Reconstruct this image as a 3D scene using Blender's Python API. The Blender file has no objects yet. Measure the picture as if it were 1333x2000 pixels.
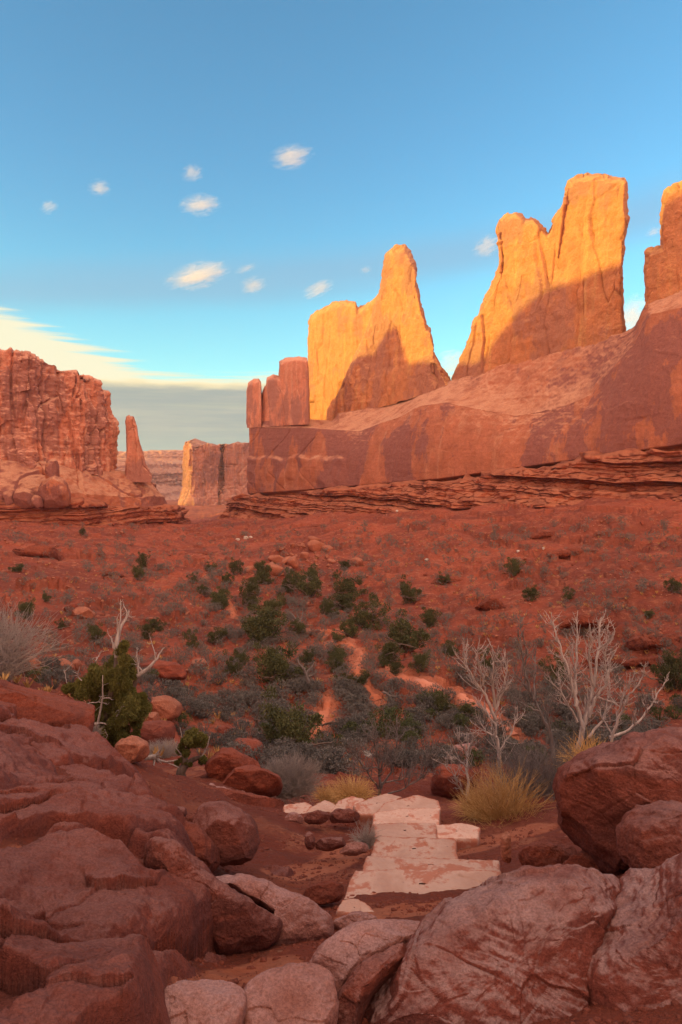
import bpy, math, random
import numpy as np
from mathutils import Vector

C = bpy.context.scene.collection
SC = bpy.context.scene
R = math.radians

# ------------------------------------------------------------------ camera, sky, sun, exposure
F, CX, CY = 1333.0, 666.5, 900.0          # focal length and principal point, in photograph pixels
cam_d = bpy.data.cameras.new('camera')
cam = bpy.data.objects.new('camera', cam_d); C.objects.link(cam)
cam.location = (0, 0, 0); cam.rotation_euler = (R(90), 0, 0)
cam_d.sensor_fit = 'VERTICAL'; cam_d.sensor_height = 36; cam_d.lens = 24
cam_d.shift_y = -0.05
cam_d.clip_start = 0.05; cam_d.clip_end = 30000
SC.camera = cam

SUN_EL, SUN_H = R(8.0), np.array([-0.93, -0.37])
SUN_H = SUN_H / np.linalg.norm(SUN_H)
SUN = np.array([SUN_H[0] * math.cos(SUN_EL), SUN_H[1] * math.cos(SUN_EL), math.sin(SUN_EL)])
sun_d = bpy.data.lights.new('sun', 'SUN'); sun = bpy.data.objects.new('sun', sun_d); C.objects.link(sun)
sun_d.energy = 3.1; sun_d.angle = R(0.6); sun_d.color = (1.0, 0.96, 0.16)
sun.rotation_euler = Vector(SUN).to_track_quat('Z', 'Y').to_euler()
sun.location = tuple(SUN * 500)

SC.view_settings.view_transform = 'Standard'; SC.view_settings.look = 'None'
SC.view_settings.exposure = 1.0; SC.view_settings.gamma = 1.0
SC.render.engine = 'CYCLES'
SC.cycles.use_denoising = True
SC.cycles.max_bounces = 8; SC.cycles.diffuse_bounces = 5; SC.cycles.volume_bounces = 6
SC.cycles.transparent_max_bounces = 16

class N:
    """A small node builder."""
    def __init__(self, tree): self.t = tree; self.n = tree.nodes; self.l = tree.links
    def add(self, typ, ins=None, **props):
        nd = self.n.new(typ)
        for k, v in props.items(): setattr(nd, k, v)
        for k, v in (ins or {}).items(): self.put(nd.inputs[k], v)
        return nd
    def put(self, sock, v):
        if isinstance(v, bpy.types.NodeSocket): self.l.new(v, sock)
        elif isinstance(v, bpy.types.Node): self.l.new(v.outputs[0], sock)
        else:
            if isinstance(v, tuple) and len(v) == 3 and sock.type == 'RGBA': v = v + (1,)
            sock.default_value = v
    def math(self, op, a, b=0.0, c=0.0, clamp=False):
        nd = self.n.new('ShaderNodeMath'); nd.operation = op; nd.use_clamp = clamp
        self.put(nd.inputs[0], a); self.put(nd.inputs[1], b); self.put(nd.inputs[2], c)
        return nd.outputs[0]
    def vmul(self, v, s):
        nd = self.n.new('ShaderNodeVectorMath'); nd.operation = 'MULTIPLY'
        self.put(nd.inputs[0], v); nd.inputs[1].default_value = s
        return nd.outputs[0]
    def noise(self, vec, scale=1.0, detail=5, rough=0.55, dist=0.0):
        nd = self.add('ShaderNodeTexNoise', {'Vector': vec, 'Scale': scale, 'Detail': detail, 'Roughness': rough, 'Distortion': dist})
        return nd.outputs['Fac']
    def step(self, v, a, b, lo=0.0, hi=1.0):
        nd = self.add('ShaderNodeMapRange', {'Value': v, 'From Min': a, 'From Max': b, 'To Min': lo, 'To Max': hi}, interpolation_type='SMOOTHSTEP')
        return nd.outputs[0]
    def mix(self, f, a, b, blend='MIX'):
        nd = self.n.new('ShaderNodeMix'); nd.data_type = 'RGBA'; nd.blend_type = blend
        self.put(nd.inputs[0], f); self.put(nd.inputs[6], a); self.put(nd.inputs[7], b)
        return nd.outputs[2]

# the sky: a Nishita sky with a cloud bank low over the canyon mouth and thin veils of high cloud
world = bpy.data.worlds.new('World'); SC.world = world; world.use_nodes = True
w = N(world.node_tree); w.n.clear()
sky = w.add('ShaderNodeTexSky', sky_type='NISHITA', sun_disc=False, sun_elevation=SUN_EL,
            sun_rotation=math.atan2(SUN_H[0], SUN_H[1]), altitude=1400, air_density=1.0, dust_density=1.2, ozone_density=1.6)
tc = w.add('ShaderNodeTexCoord').outputs['Generated']
xyz = w.add('ShaderNodeSeparateXYZ', {0: tc})
dx, dy, dz = xyz.outputs
az = w.math('ARCTAN2', dx, dy)
el = w.math('ARCSINE', dz)
ae = w.add('ShaderNodeCombineXYZ', {0: az, 1: w.math('MULTIPLY', el, 5.0), 2: 0.0}).outputs[0]
n_big = w.noise(ae, 3.0, 6, 0.55)
n_fine = w.noise(ae, 9.0, 7, 0.6)
n_band = w.noise(w.vmul(ae, (1.0, 5.0, 1.0)), 3.5, 6, 0.6)
# bank of grey stratus below about 6.5 degrees
top = w.math('ADD', w.math('MULTIPLY', w.math('SUBTRACT', n_fine, 0.5), 0.022), 0.1145)
top = w.math('ADD', top, w.math('MULTIPLY', w.math('SUBTRACT', n_big, 0.5), 0.02))
below = w.math('SUBTRACT', top, el)
bank = w.step(below, -0.002, 0.004)
rim = w.step(below, 0.0, 0.013, 1.0, 0.0)
band = w.step(n_band, 0.40, 0.80)
blot = w.step(w.noise(w.vmul(ae, (1.0, 2.2, 1.0)), 5.0, 6, 0.62), 0.42, 0.68)
grey = w.mix(band, (1.42, 1.74, 1.68), (1.95, 2.15, 1.75))
grey = w.mix(w.math('MULTIPLY', blot, 0.5), grey, (2.3, 2.3, 1.85))
low = w.step(el, 0.0, 0.06, 1.0, 0.0)
grey = w.mix(w.math('MULTIPLY', low, 0.55), grey, (2.1, 2.5, 2.0))
bank_c = w.mix(rim, grey, (4.4, 3.7, 2.2))
# bright cream veil above the bank, thicker to the left
veil_top = w.step(az, -0.25, -0.5, 0.130, 0.205)
veil = w.math('SUBTRACT', w.math('ADD', veil_top, w.math('MULTIPLY', w.math('SUBTRACT', n_band, 0.5), 0.10)), el)
veil = w.step(veil, -0.004, 0.02)
veil = w.math('MULTIPLY', veil, 0.92)
# faint purple-grey high streaks
sb = w.math('SUBTRACT', el, w.math('ADD', 0.268, w.math('MULTIPLY', az, 0.11)))
sb = w.math('ADD', sb, w.math('MULTIPLY', w.math('SUBTRACT', w.noise(ae, 1.6, 4, 0.5), 0.5), 0.06))
streak = w.math('MULTIPLY', w.math('MULTIPLY', w.step(sb, 0.055, 0.0), w.step(sb, -0.045, -0.005)), 0.45)
c = w.mix(1.0, sky, w.mix(w.step(el, 0.08, 0.45), (0.90, 1.52, 1.36), (0.80, 1.40, 1.48)), 'MULTIPLY')
c = w.mix(streak, c, (1.35, 1.95, 2.6))
c = w.mix(veil, c, (4.3, 3.95, 2.7))
c = w.mix(bank, c, bank_c)
c = w.mix(w.step(el, -0.05, 0.0, 1.0, 0.0), c, (2.0, 1.3, 1.0))
# warm fill glow added to the unseen sky, west and overhead, lifting shaded rock
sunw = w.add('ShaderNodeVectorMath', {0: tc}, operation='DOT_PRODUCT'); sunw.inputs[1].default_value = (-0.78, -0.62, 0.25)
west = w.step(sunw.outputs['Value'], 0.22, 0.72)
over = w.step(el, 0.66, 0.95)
glow_mask = w.step(w.noise(w.vmul(tc, (2.0, 2.0, 5.0)), 1.3, 6, 0.6), 0.30, 0.62)
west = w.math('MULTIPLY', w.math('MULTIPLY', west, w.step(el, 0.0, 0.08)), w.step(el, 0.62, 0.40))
south = w.add('ShaderNodeVectorMath', {0: tc}, operation='DOT_PRODUCT'); south.inputs[1].default_value = (0.45, -0.88, 0.15)  # second added glow, out of view, to brighten the left cliff
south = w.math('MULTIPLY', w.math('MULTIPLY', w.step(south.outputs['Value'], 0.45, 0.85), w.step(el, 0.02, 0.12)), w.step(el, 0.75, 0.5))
c = w.mix(w.math('MULTIPLY', south, glow_mask), c, (22.0, 13.6, 9.2))
c = w.mix(w.math('MULTIPLY', over, glow_mask), c, (11.5, 8.0, 5.9))
c = w.mix(w.math('MULTIPLY', west, glow_mask), c, (27.0, 15.2, 8.6))
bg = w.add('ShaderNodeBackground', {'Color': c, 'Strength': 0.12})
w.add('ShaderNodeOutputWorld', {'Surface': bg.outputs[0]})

# ------------------------------------------------------------------ numeric noise
_rg = np.random.RandomState(7)
_G = _rg.normal(size=(256, 3)); _G /= np.linalg.norm(_G, axis=1)[:, None]
_PM = np.tile(_rg.permutation(256), 2).astype(np.int64)
_RV = _rg.rand(256, 3)

def _hash(i, j, k, s=0):
    return _PM[(_PM[(_PM[(i + s * 31) & 255] + j) & 255] + k) & 255]

def pn(p, s=0):
    """Gradient noise of an (N, 3) array, roughly -0.7..0.7."""
    i = np.floor(p).astype(np.int64); f = p - i
    u = f * f * f * (f * (f * 6 - 15) + 10)
    out = np.zeros(len(p))
    for a in (0, 1):
        wa = u[:, 0] if a else 1 - u[:, 0]
        for b in (0, 1):
            wb = wa * (u[:, 1] if b else 1 - u[:, 1])
            for c_ in (0, 1):
                g = _G[_hash(i[:, 0] + a, i[:, 1] + b, i[:, 2] + c_, s)]
                d = g[:, 0] * (f[:, 0] - a) + g[:, 1] * (f[:, 1] - b) + g[:, 2] * (f[:, 2] - c_)
                out += d * wb * (u[:, 2] if c_ else 1 - u[:, 2])
    return out

def fbm(p, o=4, s=0, gain=0.5):
    r = np.zeros(len(p)); a = 1.0
    for k in range(o):
        r += a * pn(p, s + k); p = p * 2.03 + 17.3; a *= gain
    return r

def worley(p, s=0):
    """F1, F2 and a random value of the nearest cell."""
    i = np.floor(p).astype(np.int64)
    f1 = np.full(len(p), 9.0); f2 = np.full(len(p), 9.0); val = np.zeros(len(p))
    for a in (-1, 0, 1):
        for b in (-1, 0, 1):
            for c_ in (-1, 0, 1):
                ci = i + (a, b, c_)
                h = _hash(ci[:, 0], ci[:, 1], ci[:, 2], s)
                q = ci + _RV[h]
                d = np.sqrt(((q - p) ** 2).sum(1))
                m = d < f1
                f2 = np.where(m, f1, np.minimum(f2, d)); val = np.where(m, _PM[h] / 255.0, val); f1 = np.where(m, d, f1)
    return f1, f2, val

def sst(x, a, b):
    t = np.clip((x - a) / (b - a), 0, 1); return t * t * (3 - 2 * t)

# ------------------------------------------------------------------ object helpers
def tag(o, label=None, cat=None, group=None, kind=None):
    if label: o['label'] = label
    if cat: o['category'] = cat
    if group: o['group'] = group
    if kind: o['kind'] = kind
    return o

def np_mesh(name, V, Fc, mat, smooth=True):
    me = bpy.data.meshes.new(name)
    V = np.asarray(V, dtype=np.float32); Fc = np.asarray(Fc, dtype=np.int32)
    k = Fc.shape[1]
    me.vertices.add(len(V)); me.vertices.foreach_set('co', V.ravel())
    me.loops.add(Fc.size); me.loops.foreach_set('vertex_index', Fc.ravel())
    me.polygons.add(len(Fc)); me.polygons.foreach_set('loop_start', np.arange(0, Fc.size, k, dtype=np.int32))
    me.polygons.foreach_set('loop_total', np.full(len(Fc), k, dtype=np.int32))
    if smooth: me.polygons.foreach_set('use_smooth', np.ones(len(Fc), dtype=bool))
    me.update(calc_edges=True); me.validate()
    if mat: me.materials.append(mat)
    return me

def link(name, me, loc=(0, 0, 0), parent=None):
    o = bpy.data.objects.new(name, me); C.objects.link(o); o.location = tuple(float(v) for v in loc)
    if parent: o.parent = parent
    return o

def empty(name, loc):
    o = bpy.data.objects.new(name, None); C.objects.link(o); o.location = tuple(float(v) for v in loc); o.empty_display_size = 0.2
    return o

def put_world(name, V, Fc, mat, smooth=True):
    """A mesh given in world coordinates, with its origin moved to the middle of its base."""
    V = np.asarray(V); b = np.array([V[:, 0].mean(), V[:, 1].mean(), V[:, 2].min()])
    return link(name, np_mesh(name, V - b, Fc, mat, smooth), b)

def grid_faces(nu, nv, wrap_u=False, wrap_v=False):
    iu = np.arange(nu if wrap_u else nu - 1); iv = np.arange(nv if wrap_v else nv - 1)
    a, b = np.meshgrid(iu, iv, indexing='ij'); a2 = (a + 1) % nu; b2 = (b + 1) % nv
    return np.stack([a * nv + b, a2 * nv + b, a2 * nv + b2, a * nv + b2], -1).reshape(-1, 4)

def grid_normals(P, wrap_u=False):
    du = np.roll(P, -1, 0) - np.roll(P, 1, 0) if wrap_u else np.gradient(P, axis=0)
    dv = np.gradient(P, axis=1)
    n = np.cross(du, dv); return n / (np.linalg.norm(n, axis=2, keepdims=True) + 1e-9)

def ray(px, py, Y):
    """The world point seen at photograph pixel (px, py) at depth Y."""
    px, py, Y = np.broadcast_arrays(np.asarray(px, float), np.asarray(py, float), np.asarray(Y, float))
    return np.stack([(px - CX) / F * Y, Y, (CY - py) / F * Y], -1)

def curve(pts, x):
    p = np.array(pts, float); return np.interp(x, p[:, 0], p[:, 1])

# ------------------------------------------------------------------ materials
def rock_mat(name, base, dark, pale, sc=1.0, varnish=(0.50, 0.58), streak=0.5, bump=0.5, slope=0.6, beds=0.0, fine=1.0, use_obj=False, fl=(0.25, 0.75)):
    m = bpy.data.materials.new(name); m.use_nodes = True; t = N(m.node_tree); t.n.clear()
    geo = t.add('ShaderNodeNewGeometry')
    pos = t.add('ShaderNodeTexCoord').outputs['Object'] if use_obj else geo.outputs['Position']
    big = t.noise(t.vmul(pos, (0.045 * sc, 0.045 * sc, 0.03 * sc)), 1.0, 9, 0.62, 0.1)
    st = t.noise(t.vmul(pos, (0.35 * sc, 0.35 * sc, 0.012 * sc)), 1.0, 6, 0.65)
    mid = t.noise(pos, 0.22 * sc, 8, 0.6)
    fi = t.noise(pos, 1.9 * sc * fine, 6, 0.7)
    bm = t.add('ShaderNodeTexNoise', {'Vector': t.vmul(pos, (0.03 * sc, 0.03 * sc, 0.9 * sc)), 'Scale': 1.0, 'Detail': 6.0, 'Roughness': 0.6}).outputs['Fac']
    col = t.mix(t.step(mid, 0.3, 0.7), tuple(v * 0.86 for v in base), tuple(min(1, v * 1.14) for v in base))
    pk = t.math('MULTIPLY', t.step(st, 0.5, 0.75), streak)
    col = t.mix(pk, col, pale)
    vm = t.math('ADD', big, t.math('MULTIPLY', t.math('SUBTRACT', st, 0.5), 0.22 * streak))
    vm = t.math('ADD', vm, t.math('MULTIPLY', t.math('SUBTRACT', fi, 0.5), 0.08))
    nz = t.add('ShaderNodeSeparateXYZ', {0: geo.outputs['Normal']}).outputs[2]
    flat = t.step(nz, fl[0], fl[1])
    vm = t.step(vm, varnish[0], varnish[1])
    vm = t.math('MULTIPLY', vm, t.math('SUBTRACT', 1.0, t.math('MULTIPLY', flat, 0.7)))
    col = t.mix(t.math('MULTIPLY', vm, 0.85), col, dark)
    if beds:
        col = t.mix(t.math('MULTIPLY', t.step(bm, 0.42, 0.62), beds), col, dark)
        col = t.mix(t.math('MULTIPLY', t.step(bm, 0.62, 0.72), beds * 0.6), col, pale)
    flm = t.math('MULTIPLY', t.math('MULTIPLY', flat, slope), t.step(mid, 0.25, 0.6))
    col = t.mix(flm, col, pale)
    col = t.mix(t.step(fi, 0.35, 0.7), t.mix(1.0, col, (0.84, 0.82, 0.82), 'MULTIPLY'), col)
    gr = t.noise(pos, 9.0 * sc * fine, 4, 0.75)
    col = t.mix(t.step(gr, 0.38, 0.62), t.mix(1.0, col, (0.70, 0.67, 0.67), 'MULTIPLY'), col)
    h = t.math('ADD', t.math('ADD', t.math('MULTIPLY', fi, 0.6), t.math('MULTIPLY', gr, 0.16)), t.math('ADD', t.math('MULTIPLY', mid, 1.0), t.math('MULTIPLY', bm, 0.35 if beds else 0.12)))
    b = t.add('ShaderNodeBump', {'Height': h, 'Strength': bump, 'Distance': 0.8 / sc})
    p = t.add('ShaderNodeBsdfPrincipled', {'Base Color': col, 'Roughness': 0.93, 'Specular IOR Level': 0.25, 'Normal': b.outputs[0]})
    t.add('ShaderNodeOutputMaterial', {'Surface': p.outputs[0]})
    return m

M = {}
M['entrada'] = rock_mat('entrada_sandstone', (0.60, 0.225, 0.095), (0.44, 0.18, 0.115), (0.70, 0.38, 0.14), 1.0, (0.50, 0.56), 0.6, 0.8, 0.5)
M['cliff'] = rock_mat('cliff_sandstone', (0.66, 0.245, 0.145), (0.40, 0.165, 0.125), (0.82, 0.46, 0.30), 1.0, (0.50, 0.56), 0.8, 0.5, 0.5)
M['wall'] = rock_mat('slickrock', (0.50, 0.165, 0.085), (0.30, 0.11, 0.09), (0.66, 0.32, 0.19), 0.8, (0.475, 0.495), 0.8, 0.5, 1.0, 0.09, fl=(0.42, 0.8))
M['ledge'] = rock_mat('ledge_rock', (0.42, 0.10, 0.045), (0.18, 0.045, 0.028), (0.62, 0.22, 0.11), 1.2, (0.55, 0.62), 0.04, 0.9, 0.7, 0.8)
M['outcrop'] = rock_mat('outcrop_rock', (0.30, 0.070, 0.036), (0.16, 0.042, 0.028), (0.40, 0.13, 0.07), 2.5, (0.52, 0.6), 0.1, 0.9, 0.2, 0.5)
M['far'] = rock_mat('far_sandstone', (0.44, 0.17, 0.115), (0.27, 0.11, 0.095), (0.60, 0.31, 0.21), 0.8, (0.50, 0.58), 0.8, 0.6, 0.6, 0.25)

def ground_mat():
    m = bpy.data.materials.new('red_desert_soil'); m.use_nodes = True; t = N(m.node_tree); t.n.clear()
    geo = t.add('ShaderNodeNewGeometry'); pos = geo.outputs['Position']
    nz = t.add('ShaderNodeSeparateXYZ', {0: geo.outputs['Normal']}).outputs[2]
    a = t.noise(pos, 0.06, 8, 0.6, 0.5); b = t.noise(pos, 0.5, 9, 0.65); c_ = t.noise(pos, 6.0, 8, 0.7); d = t.noise(pos, 40.0, 4, 0.6)
    col = t.mix(t.step(a, 0.35, 0.65), (0.19, 0.042, 0.025), (0.36, 0.080, 0.039))
    col = t.mix(t.math('MULTIPLY', t.step(b, 0.5, 0.68), 0.55), col, (0.43, 0.15, 0.08))
    col = t.mix(t.math('MULTIPLY', t.step(b, 0.46, 0.30), 0.55), col, (0.18, 0.045, 0.026))
    col = t.mix(t.math('MULTIPLY', t.step(c_, 0.5, 0.66), 0.6), col, (0.20, 0.052, 0.03))
    blot = t.step(t.noise(pos, 1.6, 6, 0.7), 0.53, 0.60)
    col = t.mix(t.math('MULTIPLY', blot, 0.5), col, (0.19, 0.05, 0.028))
    blot2 = t.step(t.noise(t.vmul(pos, (1.0, 1.0, 3.0)), 0.9, 7, 0.72), 0.56, 0.66)
    col = t.mix(t.math('MULTIPLY', blot2, 0.5), col, (0.52, 0.19, 0.10))
    steep = t.step(nz, 0.92, 0.7)
    col = t.mix(t.math('MULTIPLY', steep, 0.75), col, (0.235, 0.06, 0.033))
    vor = t.add('ShaderNodeTexVoronoi', {'Vector': pos, 'Scale': 9.0, 'Randomness': 1.0}, feature='F1')
    peb = t.step(vor.outputs['Distance'], 0.20, 0.14)
    rnd = t.add('ShaderNodeSeparateColor', {0: vor.outputs['Color']})
    peb = t.math('MULTIPLY', peb, t.math('GREATER_THAN', rnd.outputs[0], 0.72))
    col = t.mix(t.math('MULTIPLY', peb, 0.7), col, t.mix(rnd.outputs[1], (0.2, 0.06, 0.04), (0.46, 0.2, 0.13)))
    att = t.add('ShaderNodeAttribute', attribute_name='sand').outputs['Fac']
    sm = t.step(t.math('ADD', att, t.math('MULTIPLY', t.math('SUBTRACT', t.noise(pos, 1.3, 7, 0.7), 0.5), 1.1)), 0.35, 0.75)
    sm = t.math('MULTIPLY', sm, t.step(att, 0.0, 0.2))
    col = t.mix(t.math('MULTIPLY', sm, 0.85), col, t.mix(t.step(c_, 0.35, 0.65), (0.44, 0.125, 0.062), (0.52, 0.175, 0.095)))
    h = t.math('ADD', t.math('MULTIPLY', b, 1.6), t.math('ADD', t.math('MULTIPLY', c_, 0.22), t.math('ADD', t.math('MULTIPLY', d, 0.035), t.math('MULTIPLY', peb, 0.03))))
    bp = t.add('ShaderNodeBump', {'Height': h, 'Strength': 1.0, 'Distance': 0.6})
    p = t.add('ShaderNodeBsdfPrincipled', {'Base Color': col, 'Roughness': 0.95, 'Specular IOR Level': 0.2, 'Normal': bp.outputs[0]})
    t.add('ShaderNodeOutputMaterial', {'Surface': p.outputs[0]})
    return m
M['soil'] = ground_mat()

# ------------------------------------------------------------------ the ground
TX = [-900, -300, 0, 150, 300, 380, 450, 600, 750, 900, 1100, 1333, 1600, 2300]
TZ = {   # height of the ground below the eye, by depth (rows) and direction (columns)
    0.7:  [-1.2, -1.4, -1.65, -1.7, -1.7, -1.7, -1.7, -1.7, -1.7, -1.7, -1.65, -1.6, -1.4, -1.2],
    2.4:  [-1.5, -1.8, -2.05, -2.1, -2.1, -2.1, -2.1, -2.1, -2.1, -2.1, -2.1, -2.05, -1.8, -1.4],
    4.0:  [-1.4, -1.9, -2.25, -2.4, -2.6, -2.85, -2.9, -2.85, -2.78, -2.78, -2.6, -2.3, -1.9, -1.5],
    5.5:  [-1.5, -2.0, -2.5, -2.65, -2.98, -3.2, -3.35, -3.42, -3.42, -3.42, -3.35, -2.9, -2.3, -1.8],
    9.0:  [-2.2, -2.6, -3.2, -3.6, -3.95, -4.2, -4.38, -4.54, -4.60, -4.62, -4.3, -4.0, -3.4, -2.6],
    13.0: [-3.2, -4.0, -4.8, -5.9, -6.3, -6.0, -5.9, -6.9, -7.2, -7.1, -6.5, -6.4, -5.8, -4.5],
    20.0: [-5.0, -6.0, -6.8, -8.0, -8.9, -8.8, -9.0, -9.5, -9.6, -9.6, -9.0, -9.0, -8.5, -6.5],
    30.0: [-7.0, -8.5, -9.3, -10.0, -11.3, -12.2, -12.6, -12.8, -13.1, -12.9, -12.4, -12.0, -11.0, -8.0],
    40.0: [-8.5, -10.5, -11.7, -11.9, -12.5, -14.0, -14.6, -15.0, -15.2, -15.1, -14.8, -14.2, -12.5, -8.0],
    55.0: [-9.0, -11.5, -13.2, -13.4, -13.9, -15.6, -16.1, -16.5, -16.8, -17.0, -16.9, -16.1, -12.0, -6.0],
    85.0: [-9.0, -12.5, -14.7, -15.6, -16.8, -18.2, -18.8, -19.1, -19.0, -18.5, -15.3, -10.8, -5.0, 0.0],
    120.: [-8.0, -12.0, -15.3, -16.8, -18.2, -18.8, -19.0, -19.4, -17.2, -14.4, -10.5, -7.5, -3.0, 3.0],
    170.: [-6.0, -12.0, -17.8, -19.2, -20.6, -21.4, -21.2, -20.4, -16.8, -12.5, -9.0, -6.0, -2.0, 5.0],
    250.: [-4.0, -14.0, -21.0, -22.8, -24.6, -25.4, -24.6, -19.2, -16.0, -14.0, -10.0, -8.0, -4.0, 5.0],
    350.: [-4.0, -16.0, -22.0, -24.0, -28.0, -31.0, -26.5, -24.0, -22.0, -18.0, -12.0, -10.0, -6.0, 0.0],
    600.: [-20.0, -30.0, -34.0, -38.0, -40.0, -40.0, -40.0, -38.0, -36.0, -30.0, -25.0, -20.0, -15.0, -10.0],
    900.: [-40.0] * 4 + [-52.0] * 10,
    6000.: [-60.0] * 14,
}
_LY = np.log(np.array(sorted(TZ)))
_TA = np.arctan((np.array(TX, float) - CX) / F)
_T = np.array([TZ[k] for k in sorted(TZ)], float)
_ga = np.linspace(_TA[0], _TA[-1], 260); _gl = np.linspace(_LY[0], _LY[-1], 320)
_t1 = np.array([np.interp(_ga, _TA, r) for r in _T])
_t2 = np.array([np.interp(_gl, _LY, _t1[:, j]) for j in range(260)]).T
def _blur(a, n, ax):
    k = np.exp(-np.linspace(-2, 2, 2 * n + 1) ** 2); k /= k.sum()
    a = np.moveaxis(a, ax, 0); pad = np.concatenate([a[:1].repeat(n, 0), a, a[-1:].repeat(n, 0)])
    return np.moveaxis(sum(k[i] * pad[i:i + len(a)] for i in range(2 * n + 1)), 0, ax)
_t2 = _blur(_blur(_t2, 5, 0), 7, 1)

def H0(x, y):
    r = np.hypot(x, y); a = np.clip(np.arctan2(x, y), _TA[0], _TA[-1])
    l = np.clip(np.log(np.maximum(r * np.cos(a), 0.5)), _LY[0], _LY[-1])
    fa = np.clip((a - _ga[0]) / (_ga[1] - _ga[0]), 0, 258.999); fl = np.clip((l - _gl[0]) / (_gl[1] - _gl[0]), 0, 318.999)
    i = fl.astype(int); j = fa.astype(int); u = fl - i; v = fa - j
    z = (_t2[i, j] * (1 - u) * (1 - v) + _t2[i + 1, j] * u * (1 - v) + _t2[i, j + 1] * (1 - u) * v + _t2[i + 1, j + 1] * u * v)
    back = sst(np.abs(np.arctan2(x, y)), R(70), R(120))          # the rise the viewer stands on goes on behind
    return z * (1 - back) + back * (-1.6 + 0.02 * np.minimum(r, 400))

def H(x, y):
    x = np.atleast_1d(np.asarray(x, float)); y = np.atleast_1d(np.asarray(y, float))
    r = np.hypot(x, y); z = H0(x, y)
    p = np.stack([x, y, z * 0.3], 1)
    far = sst(r, 11, 45)
    z = z + far * (2.0 * fbm(p / 30, 3, 1) + 0.9 * fbm(p / 7, 4, 5)) * sst(r, 900, 300)
    p1 = np.stack([x, y, z], 1)
    f1, f2, v = worley(p1 / np.array([1.5, 1.5, 0.6]), 3)
    rub = sst(pn(p1 / 9, 41) + 0.3 * pn(p1 / 2.5, 42), -0.2, 0.2)
    z = z + sst(r, 14, 30) * sst(r, 500, 250) * rub * (0.8 * (0.62 - f1) + 0.7 * (v - 0.5)) * 1.0
    z = z + (0.045 + 0.12 * sst(r, 3, 14)) * fbm(p / 0.9, 4, 9) + 0.014 * sst(r, 20, 12) * fbm(p / 0.11, 3, 14)
    u_ = -0.572 * x + 0.82 * y; d_ = (x - 75.0) * -0.82 + (y - 150.0) * -0.572           # along, and out from, the wall on the right
    gm = sst(d_, 6, 16) * sst(d_, 95, 40) * sst(r, 60, 100); g = np.abs(pn(np.stack([u_ / 17 + 0.6 * pn(p / 20, 24), d_ / 110, 0 * x], 1), 25)) + 0.4 * np.abs(pn(np.stack([u_ / 6, d_ / 50, 0 * x], 1), 26))
    z = z + gm * 6.0 * (g - 0.3) * sst(d_, 6, 40)
    lm = sst(np.arctan2(x, y), -0.10, -0.2) * sst(r, 45, 80) * sst(r, 230, 190); g = np.abs(pn(np.stack([y / 20 + 0.5 * pn(p / 20, 27), x / 80, 0 * x], 1), 28))
    z = z + lm * 4.0 * (g - 0.25)
    # outcropping beds: the slopes break into low ledges
    ph = z / 1.7 + 0.55 * fbm(p / 22, 3, 21); fr = ph - np.floor(ph)
    ledge = (sst(fr, 0.0, 0.76) * 0.3 + sst(fr, 0.76, 1.0) * 0.7 - fr) * 1.7
    mask = sst(pn(p / 19, 33) + 0.3 * pn(p / 5, 35), -0.06, 0.16) * sst(r, 18, 30) * sst(r, 420, 300)
    valley = np.exp(-((np.arctan2(x, y) - 0.02) / 0.16) ** 2) * sst(r, 150, 90)
    z = z + ledge * mask * (1 - 0.9 * valley)
    return z

GRID = {}
def Hg(x, y):
    """Height of the ground mesh."""
    x = np.atleast_1d(np.asarray(x, float)); y = np.atleast_1d(np.asarray(y, float))
    a, r, Z = GRID['a'], GRID['r'], GRID['z']
    fa = np.interp(np.arctan2(x, y), a, np.arange(len(a))); fr = np.interp(np.hypot(x, y), r, np.arange(len(r)))
    i = np.minimum(fa.astype(int), len(a) - 2); j = np.minimum(fr.astype(int), len(r) - 2); u = fa - i; v = fr - j
    return Z[i, j] * (1 - u) * (1 - v) + Z[i + 1, j] * u * (1 - v) + Z[i, j + 1] * (1 - u) * v + Z[i + 1, j + 1] * u * v

def build_ground():
    a = np.concatenate([np.linspace(-math.pi, -0.8, 60)[:-1], np.linspace(-0.8, -0.5, 80)[:-1], np.linspace(-0.5, 0.5, 900), np.linspace(0.5, 0.8, 80)[1:], np.linspace(0.8, math.pi, 60)[1:-1]])
    r = np.concatenate([np.exp(np.linspace(math.log(0.6), math.log(8), 420))[:-1], np.exp(np.linspace(math.log(8), math.log(320), 600))[:-1], np.exp(np.linspace(math.log(320), math.log(9000), 80))])
    A, Rr = np.meshgrid(a, r, indexing='ij'); x = (Rr * np.sin(A)).ravel(); y = (Rr * np.cos(A)).ravel()
    z = np.concatenate([H(x[k:k + 200000], y[k:k + 200000]) for k in range(0, len(x), 200000)])
    V = np.stack([x, y, z], 1); nu, nv = len(a), len(r)
    GRID['a'], GRID['r'], GRID['z'] = a, r, z.reshape(nu, nv)
    Fq = grid_faces(nu, nv, wrap_u=True)[:, ::-1]
    V = np.concatenate([V, [[0, 0, H(np.zeros(1), np.zeros(1))[0]]]])
    me_f = Fq
    o = link('ground', np_mesh('ground', V, me_f, M['soil']))
    tag(o, 'red desert soil of the valley and its ledgy slopes', 'ground', kind='structure')
build_ground()

def hit(px, py, y0=3.0, y1=400.0):
    """Where the line of sight through a photograph pixel first meets the ground."""
    Y = np.exp(np.linspace(math.log(y0), math.log(y1), 1500))
    P = ray(px, py, Y); h = Hg(P[:, 0], P[:, 1])
    k = np.nonzero(h >= P[:, 2])[0]
    if len(k) == 0: return None
    q = P[k[0]].copy(); q[2] = h[k[0]]
    return q

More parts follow.
